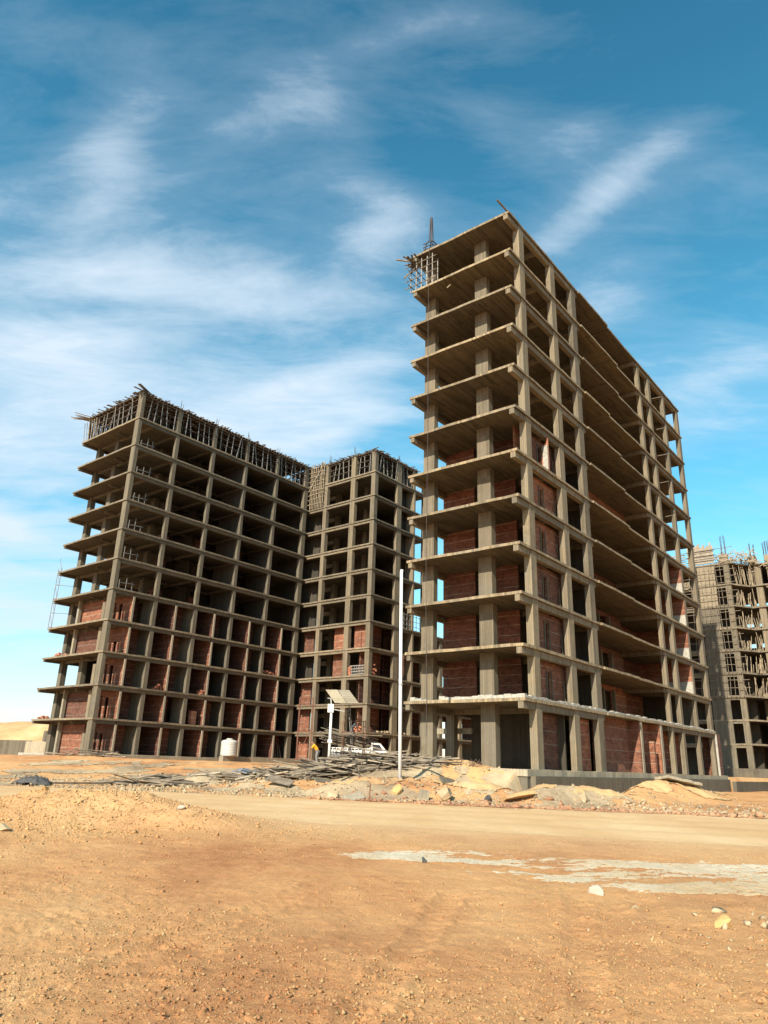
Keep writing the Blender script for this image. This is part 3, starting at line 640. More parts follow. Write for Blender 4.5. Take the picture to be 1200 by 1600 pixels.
MB().slab([(14.0, -1.5), (25.5, -1.5), (25.5, -.85), (14.0, -.85)], -.8, .42, 1.4, .03).build('tank_ledge', M['concP'], TL)
# infill under wings
MB().slab([(-.2, -.2), (LL+.2, -.2), (LL+.2, MU-.2), (52.2, MU-.2), (52.2, 4), (LL, 4), (LL, WL), (-.2, WL)], -.6, -.004, 1.2, .03).build('ground_slab', M['concP'], TL)

# ---- formwork standing on the left block's two roofs
def formwork(name, label, x0, x1, y0, y1, z0, z1, front_y, front_x, seed):
    random.seed(seed)
    t = thing(name, label, 'formwork', (LOX, LOY, EYE), HL)
    n = 0; rest = MB()
    for yi in np.arange(y0, y1+.01, .85):
        for xi in np.arange(x0, x1+.01, .8):
            edge = abs(yi-y0) < .1 or abs(xi-x0) < .1
            a = (xi+random.uniform(-.06, .06), yi+random.uniform(-.06, .06), z0); b = (xi+random.gauss(0, .16), yi+random.gauss(0, .12), z1-.28)
            if edge and n < 95: MB().bar(a, b, .065).build('prop', M['steel'], t); n += 1
            elif edge or random.random() < .8: rest.bar(a, b, .07)
    tag(rest.build('inner_props', M['woodD'], t), kind='stuff')
    for zz_ in (z0+.9, z0+1.7, z0+2.4):
        r = MB()
        for yi in np.arange(y0, y1+.01, 1.7): r.bar((x0-.2, yi-.05, zz_+random.uniform(-.1, .1)), (x1+.2, yi-.05, zz_+random.uniform(-.1, .1)), .042)
        for xi in np.arange(x0, x1+.01, 1.6): r.bar((xi-.05, y0-.2, zz_+random.uniform(-.1, .1)), (xi-.05, y1+.2, zz_+random.uniform(-.1, .1)), .055)
        r.build('brace_rail', M['woodD'], t)
    bk = MB()
    for xi in np.arange(x0, x1, .34): bk.box(xi, xi+.26, y1+.1, y1+.14, z0+.1, z1-.3)
    bk.build('back_boards', M['woodD'], t)
    d = MB(); d.box(x0-.25, x1+.25, y0-.25, y1+.25, z1-.12, z1-.06); d.build('deck', M['woodD'], t)
    j = MB()
    for xi in np.arange(x0-.2, x1+.3, .42): j.bar((xi, y0-random.uniform(.35, .8), z1-.19+random.uniform(-.02, .02)), (xi+random.uniform(-.1, .1), y1+.3, z1-.19), .07, .12)
    j.build('joist', M['woodD'], t)
    for yi in np.arange(y0-.1, y1+.2, .7): MB().bar((x0-random.uniform(.4, .9), yi, z1-.3), (x1+.4, yi, z1-.3), .1, .1).build('bearer', M['wood'], t)
    e = MB()
    for i in range(int((x1-x0)*3.4)):
        xx = random.uniform(x0-.4, x1); e.bar((xx, y0-random.uniform(.1, .7), z1+random.uniform(-.08, .1)), (xx+random.uniform(-.5, .5), y0+random.uniform(.6, 2), z1+random.uniform(0, .22)), .14, .03)
    for i in range(int((y1-y0)*3)):
        yy = random.uniform(y0, y1); e.bar((x0-random.uniform(.1, .8), yy, z1+random.uniform(-.1, .08)), (x0+random.uniform(.5, 2), yy+random.uniform(-.5, .5), z1+random.uniform(0, .25)), .15, .03)
    e.build('loose_boards', M['wood'], t)
    return t
f1 = formwork('formwork', 'timber props and boards crowning the roof of the long left wing', .3, 24.6, .3, 10.6, ZL[10], 36.25, 0, 0, 3)
MB().bar((-.9, -.5, 36.5), (1.4, .9, 36.7), .35, .05).bar((-1.0, .2, 36.35), (1.9, .5, 36.5), .2, .05).build('corner_board', M['wood'], f1)
k = MB()
for i in range(9): k.bar((-1.2-random.random()*.8, 10.2+i*.16, 35.9+random.uniform(-.3, .3)), (1.5, 9.5+i*.1, 36.2-random.random()*.4), .12, .04)
for i in range(6): k.bar((.1, 8.6+i*.5, ZL[10]), (-.1, 8.6+i*.5, 35.6), .05)
k.build('corner_boards', M['woodP'], f1)
f2 = formwork('formwork', 'timber props and boards crowning the roof of the middle wing, nearest the white pole', LL+.3, 33.6, MU+.3, 3.7, ZL[10], 36.1, 0, 0, 4)
# ladder-like timber tower in the inner corner
t = thing('timber_tower', 'pale pole scaffold standing in the inner corner of the left block near its roof', 'scaffold', (LOX, LOY, EYE), HL)
random.seed(5)
for i in range(9):
    y_ = -.3-i*.27; MB().bar((LL-.15, y_, ZL[9]), (LL-.15+random.uniform(-.1, .1), y_+random.uniform(-.25, .25), 36.4), .07).build('pole', M['woodP'], t)
r = MB()
for zz_ in np.arange(ZL[9]+.6, 36, .62): r.bar((LL-.22, .1, zz_), (LL-.22, -2.7, zz_+random.uniform(-.15, .15)), .05)
r.bar((LL-.28, -.1, ZL[9]+2.4), (LL-.28, -2.6, 36.2), .08); r.build('rail', M['woodP'], t)

for nm_, pts_ in (('long left wing', [(4.9, .4), (9.8, .4), (14.6, .4), (19.5, .4)]), ('middle wing', [(25.4, -3), (25.4, -7.2), (30, -10.5)])):
    o = thing('starter_bars', 'thin rebar starters poking above the roof formwork of the %s' % nm_, 'rebar', (LOX, LOY, EYE), HL)
    for x_, y_ in pts_:
        for q_ in range(3): MB().tube([(x_+q_*.15, y_+.1*(q_ % 2), 36.0), (x_+q_*.15+random.uniform(-.1, .1), y_, 36.9+random.random()*.5)], .022, 5).build('rebar', M['rebar'], o)
# steel prop frames inside the left block's corner room, floor by floor
random.seed(31)
for k in range(5, 11):
    o = thing('prop_frame', 'thin metal prop frame inside the corner room, %s floor from the roof formwork' % ('first', 'second', 'third', 'fourth', 'fifth', 'sixth')[10-k], 'scaffold', (LOX, LOY, EYE), HL)
    zb = ZL[k-1]
    for xx in (1.5, 2.2, 2.9): MB().bar((xx, 1.5, zb), (xx+random.uniform(-.1, .1), 1.4, zb+random.uniform(1.1, 1.7)), .05).build('upright', M['steel'], o)
    MB().bar((1.4, 1.45, zb+.9), (3.1, 1.4, zb+1.0), .05).bar((1.4, 1.45, zb+.35), (3.1, 1.4, zb+.3), .05).build('rail', M['steel'], o)
o = thing('prop_frame', 'pale metal prop grid on an open floor between the white pole and the tall tower', 'scaffold', (LOX, LOY, EYE), HL)
for i in range(8): MB().bar((31.0+i*.62, -10.6, ZL[4]), (31.0+i*.62, -10.6, ZL[4]+1.9), .05).build('upright', M['steel'], o)
for q_ in (.5, 1.1, 1.7): MB().bar((30.8, -10.63, ZL[4]+q_), (35.5, -10.63, ZL[4]+q_), .045).build('rail', M['steel'], o)
# light tube scaffold hanging beside the left edge of the left block
o = thing('tube_scaffold', 'thin tube scaffold hanging off the far left edge of the left block', 'scaffold', (LOX, LOY, EYE), HL)
za, zb = ZL[3], ZL[5]+.6
for yy in (WL+.35, WL+1.05):
    MB().bar((.5, yy, za), (.5, yy-.0, zb), .045).build('upright', M['steel'], o)
r = MB()
for i, zz_ in enumerate(np.arange(za+.3, zb, 1.5)): r.bar((.5, WL+.35, zz_), (.5, WL+1.05, zz_), .04); r.bar((.5, WL+1.05, zz_), (2.8, WL+.4, zz_+.2), .04); r.bar((.5, WL+.35, zz_), (.5, WL+1.05, zz_+1.4), .035)
r.build('brace', M['steel'], o)

# ---- far right building
DV, DU, DH, DZ = 64.0, 3.05, 2.874, 3.83
dl = Vector((ROX, ROY, EYE))+VV*DV+UU*DU
TD = thing('unfinished_building', 'bare concrete building at the right edge with shuttering and rebar still on its roof', 'building', dl, HR)
ZD = [DZ+DH*k for k in range(9)]
random.seed(9)
for k, z in enumerate(ZD):
    MB().slab([(0, 0), (2.6, -1.7), (2.4, -3.4), (2.6, -3.5), (2.6, -16), (14, -16), (14, 14), (0, 14)], z-.2, z, 1.0, .03).build('floor_slab', M['soffG'], TD)
    b = MB().box(.1, .4, .1, 13.8, z-.5, z-.202); b.build('edge_beam', M['conc'], TD)
    MB().box(2.72, 3.0, -15.9, -3.6, z-.5, z-.202).build('edge_beam', M['conc'], TD)
def colD(mb, x0, x1, y0, y1, top=9):
    zb = 0
    for z in ZD[:top]: mb.box(x0, x1, y0, y1, zb-.003, z-.196, .01); zb = z
    return mb
for c in [(.05, .5, .05, .75), (2.7, 3.3, -3.2, -2.4), (2.7, 3.3, -8.4, -7.6), (8, 8.5, .5, 1), (8, 8.6, -4, -3.4), (7, 7.5, -9, -8), (5.5, 6.1, -1.5, -.9)]: colD(MB(), *c).build('column', M['conc'], TD)
for k in range(9):
    zb = ZD[k-1] if k else -.8; zt = ZD[k]-.2
    MB().box(.02, .22, 1.9, 4.1, zb, zt).build('concrete_wall', M['concG'] if k < 7 else M['ply'], TD)
    MB().box(4.0, 4.15, -.2, 13.9, zb, zt).build('inner_wall', M['concShade'], TD)
    MB().box(9.8, 10, -16, 1, zb, zt if k not in (5, 6, 7) else zb+1.5).build('inner_wall', M['concShade'], TD)
MB().box(2.8, 2.92, -7.4, -3.3, ZD[0], ZD[1]-.5).build('brick_wall', M['brickO'], TD)
MB().box(0.6, .75, -1.2, 6, -.5, .5).build('block_wall', M['concG'], TD)
MB().slab([(-1.6, -14), (-1.6, 3.6), (-1.1, 3.6), (-1.1, -14)][::-1], -1.2, .9, 1.2, .03).build('block_wall', M['concG'], TD)
# upper shuttering: boards with gaps
z = ZD[8]
for i in range(16):
    MB().box(-.1, -.02, 4.9-i*.21, 5.08-i*.21, z+.1, z+2.7+random.uniform(-.4, .35)).build('shutter_board', M['woodP'], TD)
q = MB()
for zz_ in (z+.5, z+1.2, z+1.9): q.bar((-.14, 1.5, zz_), (-.14, 5.3, zz_), .08)
q.build('waling', M['woodD'], TD)
q = MB()
for zz_ in np.arange(z-.2, z+1.9, .32): q.bar((-.1, 5.4, zz_), (-.1, 9.8, zz_), .14, .13)
q.build('shutter_rail', M['woodP'], TD)
q = MB()
for zz_ in (z-DH-.2, z-DH+.15): q.bar((-.1, 5.4, zz_), (-.1, 9.8, zz_), .14, .13)
for i in range(22): q.bar((-.08, 5.3+i*.2, z-DH-.1), (-.08, 5.3+i*.2, z-DH+.8), .13, .03)
q.build('shutter_panel', M['ply'], TD)
sd = thing('timber_scaffold', 'pale timber scaffold and shuttering poles on the face of the far right building', 'scaffold', dl, HR)
n_ = 0
for k in range(3, 9):
    zb = ZD[k]-DH
    for i in range(11):
        y_ = .1+i*.5; MB().bar((-.35+random.uniform(-.1, .1), y_, zb-.1), (-.3+random.uniform(-.1, .15), y_+random.uniform(-.15, .15), zb+DH), .055).build('upright', M['wood'], sd)
r = MB()
for k in range(3, 10):
    zb = ZD[min(k, 8)]-DH+(DH if k == 9 else 0)
    for s_ in (.02, .95, 1.9): r.bar((-.42, -.8, zb+s_+random.uniform(-.1, .1)), (-.42, 6, zb+s_+random.uniform(-.1, .1)), .06)
r.build('rail', M['wood'], sd)
r = MB()
for i in range(190):
    y_ = random.uniform(-3.0, 1.6); x_ = random.uniform(-.3, 1.2)-min(0, y_)*.7; z_ = z+random.uniform(-.2, 1.9)*random.random()
    a = random.uniform(0, 3.14); L = random.uniform(.3, .9); r.bar((x_, y_, z_), (x_+L*.3, y_+math.cos(a)*L, z_+math.sin(a)*L), .07)
for i in range(70):
    y_ = random.uniform(-16, -3.0); x_ = random.uniform(2.2, 3.2); z_ = z-.6+random.uniform(-.2, .5); a = random.uniform(-.6, .9); L = random.uniform(.5, 1.3)
    r.bar((x_, y_, z_), (x_-.2, y_+math.cos(a)*L, z_+math.sin(a)*L), .08)
for i in range(150):
    y_ = random.uniform(-2.8, -.1); x_ = -y_*1.0+random.uniform(.0, 2.0); k_ = random.choice((2, 3, 4, 5, 6, 7)); r.bar((x_, y_, ZD[k_]), (x_+random.uniform(-.2, .2), y_+random.uniform(-.3, .3), ZD[k_]+(2.5 if k_ == 7 else random.uniform(.9, 2.4))), .05)
for i in range(20):
    y_ = -4-i*.6; r.bar((2.7, y_, ZD[7]), (2.7, y_, ZD[8]-.6), .06)
tag(r.build('loose_timber', M['woodP'], sd), kind='stuff')
for i, (y_, x_, hh, nn, lab) in enumerate(((.3, .2, 4.4, 4, 'tall pair of rebar bundles above the shuttered corner of the far right building'), (-2.6, 2.9, 3.4, 4, 'rebar starter bars rising from the middle roof column of the far right building'), (-4.6, 3.1, 3.6, 8, 'thick dark rebar bundle nearest the photo\'s right edge on the far building\'s roof'))):
    o = thing('rebar_bundle', lab, 'rebar', dl, HR)
    for a in range(nn):
        q = MB(); bx = x_+(a % 2)*.35; by = y_+(a//2)*.28*(1 if nn > 4 else 1.6)
        q.tube([(bx, by, z-.3), (bx+.03, by, z+hh*.5), (bx+random.uniform(-.08, .08), by+random.uniform(-.08, .08), z+hh*.86+random.uniform(-.3, .2))], .035, 5); q.build('rebar', M['rebar'], o)
    q = MB().box(x_-.15, x_+.55, y_-.2, y_+.8, z-.2, z+1.1); 
    q.build('column_form', M['ply'], o)
o = MB()
for i in range(46):
    a = random.uniform(0, 6.28); rr = random.random()*1.0; zz_ = ZD[1]+.1+random.random()*.9*(1-rr)
    o.box(3.0+rr*.3*math.cos(a), 3.0+rr*.3*math.cos(a)+.25, -5.0+rr*1.4*math.sin(a), -5.0+rr*1.4*math.sin(a)+.3, zz_, zz_+.18, .04)
o = o.build('brick_stack', M['redclay']); o.location = dl; o.rotation_euler = (0, 0, HR)
tag(o, 'heap of loose red clay blocks on a floor of the far right building', 'bricks')

# ------------------------------------------------------------------ things on the tall tower
def R2W(v, u, z): return Vector((ROX, ROY, EYE))+VV*v+UU*u+Vector((0, 0, z))
def L2W(v, u, z):
    a = Vector((math.cos(HL), math.sin(HL), 0)); b = Vector((-a.y, a.x, 0)); return Vector((LOX, LOY, EYE))+a*v+b*u+Vector((0, 0, z))
random.seed(14)
t = thing('corner_scaffold', 'small pale scaffold at the top left corner of the tall tower', 'scaffold', (ROX, ROY, EYE), HR)
zt = ZR[10]
for yy in np.arange(6.55, 8.8, .5):
    for xx in (.15, .8): MB().bar((xx, yy, zt), (xx+random.uniform(-.05, .05), yy, zt+2.7), .06).build('upright', M['steel'], t)
r = MB()
for zz_ in (zt+.5, zt+1.15, zt+1.8, zt+2.4):
    r.bar((.1, 6.2, zz_), (.1, 9.1, zz_), .05); r.bar((-.4, 7.6, zz_), (1.6, 7.7, zz_), .05); r.bar((-.3, 8.5, zz_), (1.2, 8.5, zz_), .05)
r.build('rail', M['wood'], t)
r = MB()
for i in range(14): r.bar((-.5+random.uniform(-.3, .3), 8.0+random.uniform(-.3, .9), zt+2.5+random.uniform(-.5, .5)), (.9, 8.3+random.uniform(-.3, .6), zt+2.8+random.uniform(-.3, .5)), .13, .04)
r.bar((-.5, 9.5, zt+3.1), (.3, 8.3, zt+2.8), .1); r.bar((-.3, 8.9, zt+1.2), (.3, 8.0, zt+2.4), .08)
r.build('loose_boards', M['wood'], t)
t = thing('rebar_mast', 'narrow dark rebar mast rising from the left end of the tall tower roof', 'rebar', R2W(1.2, 7.45, ZR[11]), HR); t.scale = (1.25, 1.25, 1.45)
for a, b in ((-.32, -.32), (.32, -.32), (.32, .32), (-.32, .32)): MB().tube([(a, b, 0), (a*.7, b*.7, 1.0), (a*.28, b*.28, 1.3), (a*.12, b*.12, 2.8)], .035, 5).build('rebar', M['rebar'], t)
r = MB()
for zz_ in (.15, .35, .55, .75, .95): r.bar((-.35, -.33, zz_), (.35, -.33, zz_+.05), .04); r.bar((-.33, -.35, zz_), (-.33, .35, zz_+.05), .04)
for i in range(10): a = random.uniform(0, 6.28); r.bar((0, 0, .1+i*.07), (.5*math.cos(a), .5*math.sin(a), .3+i*.08), .03)
r.build('tie', M['rebar'], t)
o = MB().bar(R2W(.8, .1, ZR[11]-.05), R2W(-.75, .5, ZR[11]+.62), .13, .05).build('plank', M['wood']); tag(o, 'loose plank sticking up from the near roof corner of the tall tower', 'plank')
rp = [R2W(-.04, 6.75, ZR[11]+.1)]
for i in range(12): rp.append(R2W(-.06-.10*math.sin(i/11*3.14), 6.72-.14*i/11+.04*math.sin(i), ZR[11]-.3-(ZR[11]-2.0)*i/11))
o = MB().tube(rp, .016, 5).build('rope', M['rebar']); tag(o, 'thin dark rope hanging down the left face of the tall tower', 'rope')
o = MB().bar(R2W(.35, 5.4, ZR[10]-.75), R2W(.55, 5.2, ZR[9]+2.6), .06).build('stick', M['woodP']); tag(o, 'short pale stick jutting below a high slab of the tall tower', 'stick')

# stuck-out formwork pieces along slab edges of the tower's long side
random.seed(77)
for i in range(5):
    k = (11, 10, 9, 8, 7, 10, 9, 6, 5)[i]; v_ = (29.0, 29.5, 29.0, 28.4, 29.5, 2.6, 2.1, 5.4, 30)[i]
    a = R2W(v_, .3, ZR[k]-2.0 if i < 5 else ZR[k]+.1); b = R2W(v_+.4, -.55, ZR[k]-1.85 if i < 5 else ZR[k]+.3)
    o = MB().bar(a, b, .05).build('stub_bar', M['wood']); tag(o, 'short stub bar poking out of the tall tower\'s long side', 'bar', 'stub bars on the tall tower')

# bricks piled on open floors of the left block
random.seed(41)
def pile(w, n, sx, sy, hz, mat, name, label, cat):
    m = MB()
    for i in range(n):
        a = random.random(); x = random.uniform(-sx, sx); y = random.uniform(-sy, sy); z = random.random()*hz*(1-abs(x)/sx*.7)
        m.box(x, x+.22, y, y+.18, z, z+.14, .03)
    o = m.build(name, mat); o.location = w; o.rotation_euler = (0, 0, HL); return tag(o, label, cat)
pile(L2W(.6, 9.2, ZL[2]+.01), 26, .6, .7, .45, M['redclay'], 'brick_pile', 'small brick pile on the left overhang of the left block, third floor', 'bricks')
pile(L2W(20.6, .5, ZL[2]+.01), 34, 1.2, .25, .5, M['redclay'], 'brick_pile', 'row of broken bricks on a floor edge close to the inner corner', 'bricks')
pile(L2W(6.6, .5, ZL[1]+.01), 24, .5, .25, .6, M['redclay'], 'brick_pile', 'brick pile on the second floor edge, second bay from the left block\'s corner', 'bricks')
pile(L2W(11.8, .5, ZL[1]+.01), 16, .35, .25, .5, M['redclay'], 'brick_pile', 'brick pile beside a pale wall end in the middle of the left block', 'bricks')
pile(L2W(25.8, -9.2, ZL[0]+.01), 26, .3, .5, .8, M['redclay'], 'brick_pile', 'brick pile on the first floor of the middle wing above the truck', 'bricks')
pile(L2W(26.3, -11.0+.5, ZL[2]+.01), 30, .25, .3, 1.3, M['redclay'], 'brick_pile', 'tall brick stack at the near corner of the middle wing, third floor', 'bricks')
pile(L2W(25.4, -7.95, ZL[2]+.01), 26, .1, .18, 1.4, M['redclay'], 'brick_pile', 'slim brick stack left of the pale pallet on the middle wing', 'bricks')
pile(L2W(30.5, -10.4, ZL[0]+.01), 40, 3.5, .3, .25, M['rock'], 'rubble', 'scattered rubble along the first floor edge of the middle wing', 'rubble')
pile(L2W(.4, 9.9, ZL[0]+.01), 14, .3, .5, .3, M['redclay'], 'brick_pile', 'few bricks left on the lowest left overhang of the left block', 'bricks')
o = MB(); 
for i in range(7): o.bar((0, i*.3, 0), (0, i*.3+random.uniform(-.08, .08), 1.1), .06)
for i in range(4): o.bar((-.05, -.2, .15+i*.3), (-.05, 2.1, .15+i*.3+random.uniform(-.05, .05)), .06, .09)
o = o.build('pallet', M['steel']); o.location = L2W(25.5, -10.0, ZL[2]); o.rotation_euler = (0, 0, HL); tag(o, 'grey pallet fence propped between columns of the middle wing', 'pallet')
o = MB().slab([(0, 0), (.9, 0), (.9, .15), (0, .15)], 0, 1.35, .4, .01).build('brick_parapet', M['brickO']); o.location = L2W(10.6, .3, ZL[0]); o.rotation_euler = (0, 0, HL); tag(o, 'short free-standing brick parapet in a first floor opening of the left block', 'wall')
t = thing('timber_bundle', 'thin timber props leaning in the ground floor bay left of the inner corner', 'timber', L2W(22.6, .5, 0), HL)
for i in range(12): MB().bar((i*.14, 0, 0), (i*.14+random.uniform(-.3, .3), .6, random.uniform(1.4, 2.3)), .05).build('prop', M['wood'], t)

# ------------------------------------------------------------------ white pole
zp = H(1.2, 38.0)
t = thing('flagpole', 'tall slim white pole standing on the rubble bank before the tall tower', 'pole', (1.2, 38.0, zp))
MB().tube([(0, 0, -.5), (-.08, 0, 4.4), (-.16, 0, 9.9+EYE-zp)], [.092, .088, .08], 12).build('shaft', M['white'], t, True)
MB().box(-.22, .22, -.22, .22, -.05, .03).build('base_plate', M['rust'], t)
MB().tube([(-.06, 0, 4.55), (-.06, 0, 4.62)], .115, 12).build('joint_collar', M['steel'], t)
MB().tube([(-.14, 0, 9.9+EYE-zp), (-.14, 0, 9.98+EYE-zp)], .085, 12).build('cap', M['white'], t)
m = MB()
for i in range(9): m.tube([(-.07+.09, -.02, 5.0+i*.12), (-.07+.11+random.random()*.04, -.02, 5.06+i*.12)], .035, 6)
m.build('rope_knot', M['rust'], t)

# ------------------------------------------------------------------ solar lamp
def tt(x, y): return (x, y, H(x, y))
DS = 56.0
bx, by = -3.45, 56.0; bz = H(bx, by)
t = thing('solar_lamp', 'white solar street lamp with two tilted panels before the middle wing', 'street lamp', (bx, by, bz))
top = 3.65+EYE-bz
MB().tube([(0, 0, 0), (0, 0, top)], [.11, .09], 12).build('pole', M['white'], t, True)
MB().box(-.22, .22, -.22, .22, 0, .35).box(-.16, .16, -.16, .16, 1.55, 1.75).build('base_collar', M['white'], t)
MB().box(-.28, .16, -.16, .16, top-.05, top+.55).build('battery_box', M['white'], t)
MB().bar((0, 0, top+.2), (1.0, -.2, top+.05), .07).bar((0, 0, top+.3), (-.1, .1, top+1.0), .09).bar((-.35, .3, top+1.0), (1.0, .0, top+1.0), .06).build('bracket', M['steel'], t)
for s_ in (0, 1):
    # each panel is a slab tilted towards the sun
    p0 = Vector((-.55+s_*.92, .55, top+1.62)); e1 = Vector((.86, .02, .02)); e2 = Vector((.80, -1.05, -1.02)); nn = e1.cross(e2).normalized()*-.04
    vs = [p0, p0+e1, p0+e1+e2, p0+e2]; vs = vs+[v+nn for v in vs]
    pn = MB().raw(vs, [(0, 1, 2, 3), (7, 6, 5, 4), (0, 4, 5, 1), (1, 5, 6, 2), (2, 6, 7, 3), (3, 7, 4, 0)]).build('solar_panel', M['concP'], t)
# ------------------------------------------------------------------ tube scaffold around the lamp
def frame_scaffold(x0, y0, w, h, label):
    z0 = H(x0, y0); t = thing('tube_scaffold', label, 'scaffold', (x0, y0, z0), 0.15)
    for a in (0, w):
        for b in (0, 1.1): MB().tube([(a, b, 0), (a, b, h)], .03, 6).build('upright', M['rust'], t)
    r = MB()
    for zz_ in np.arange(.5, h, 1.9): r.tube([(-.2, 0, zz_), (w+.2, 0, zz_)], .028, 6); r.tube([(0, 0, zz_), (0, 1.1, zz_)], .028, 6); r.tube([(w, 0, zz_), (w, 1.1, zz_)], .028, 6)
    r.tube([(0, 0, .5), (w, 0, min(h, 2.9))], .025, 6); r.tube([(0, 0, h-.1), (w, 0, h-.1)], .028, 6)
    r.build('brace', M['rust'], t)
    return t
frame_scaffold(-5.75, 55.4, 1.0, 4.9, 'rust red tube scaffold left of the solar lamp')
t3 = frame_scaffold(-2.5, 57.4, 1.6, 3.3, 'rust red tube scaffold behind the loaded truck')
q = MB()
for i in range(5): q.bar((-5.0+i*.1, 56.0+i*.2, H(-5, 56)+2.25+.02*i), (.4, 56.4+i*.2, H(-5, 56)+2.2), .12, .05)
tag(q.build('walkway_boards', M['wood']), 'long boards laid level between the tube scaffolds beside the solar lamp', 'planks')
t = thing('ladder', 'pale metal ladder leaning beside the solar panels', 'ladder', tt(-1.9, 56.6), 0)
for s_ in (0, .35): MB().tube([(s_*.3, s_, 1.5), (-.45+s_*.3, s_+.3, 5.2)], .025, 6).build('rail', M['steel'], t)
r = MB()
for i in range(11): zz_ = 1.8+i*.3; xx = -.45*(zz_-1.5)/3.7; r.tube([(xx, 0, zz_), (xx+.1, .35, zz_)], .02, 6)
r.build('rung', M['steel'], t)

# ------------------------------------------------------------------ loaded pickup truck
tz = H(-1.2, 59.5)
t = thing('pickup_truck', 'white pickup truck heaped with timber, parked below the middle wing', 'truck', (-3.5, 59.5, tz), 0.05)
cab = [(3.05, .55), (4.95, .55), (5.05, .72), (4.95, 1.02), (4.25, 1.12), (3.75, 1.68), (3.05, 1.72)]
def extr(prof, y0, y1):
    n = len(prof); return [(x, y0, z) for x, z in prof]+[(x, y1, z) for x, z in prof], [tuple(range(n)), tuple(range(n, 2*n))[::-1]]+[(i, n+i, n+(i+1) % n, (i+1) % n) for i in range(n)]
o = MB().raw(*extr(cab, -.8, .8)).build('cab', M['white'], t)
MB().raw(*extr([(3.2, 1.15), (3.98, 1.15), (3.68, 1.58), (3.2, 1.6)], -.812, -.795)).build('side_window', M['glass'], t)
MB().raw(*extr([(3.2, 1.15), (3.98, 1.15), (3.68, 1.58), (3.2, 1.6)], .795, .812)).build('side_window', M['glass'], t)
MB().bar((4.24, 0, 1.16), (3.80, 0, 1.64), 1.4, .02).build('windscreen', M['glass'], t)
m = MB().box(0, 3.0, -.82, .82, .62, .72).box(0, 3.0, -.82, -.76, .72, 1.15).box(0, 3.0, .76, .82, .72, 1.15).box(0, .06, -.76, .76, .72, 1.15).box(2.94, 3.0, -.76, .76, .72, 1.4); m.build('bed', M['white'], t)
m = MB()
for i in range(11): m.bar((.1+i*.28, -.86, .62), (.1+i*.28, -.86, 1.25), .06)
m.bar((0, -.86, 1.27), (3, -.86, 1.27), .06); m.build('side_rail', M['white'], t)
for xx in (.7, 4.2):
    for yy in (-.8, .8):
        w = MB().tube([(xx, yy-.1, .33), (xx, yy+.1, .33)], .33, 18).build('wheel', M['black'], t); MB().tube([(xx, yy-.115, .33), (xx, yy+.115, .33)], .18, 12).build('rim', M['steel'], w)
for yy in (-.6, .6): MB().box(4.99, 5.06, yy-.14, yy+.14, .74, .9).build('headlight', M['glass'], t)
MB().box(4.95, 5.12, -.8, .8, .42, .56).build('bumper', M['steel'], t)
random.seed(52)
ld = MB()
for i in range(70):
    s_ = random.uniform(-.75, .75); zb = 1.15+random.random()*.75; L = random.uniform(2.4, 4.3); x0 = random.uniform(-1.1, -.2)
    ld.bar((x0, s_+random.uniform(-.2, .2), zb+.62+random.uniform(-.2, .3)), (x0+L, s_, zb+random.uniform(-.1, .15)), random.uniform(.07, .16), .05)
o = ld.build('timber_load', M['wood']); o.location = (-3.5, 59.5, tz); o.rotation_euler = (0, 0, .05); tag(o, 'sloping load of timber poles piled on the white pickup truck', 'timber', kind='stuff')

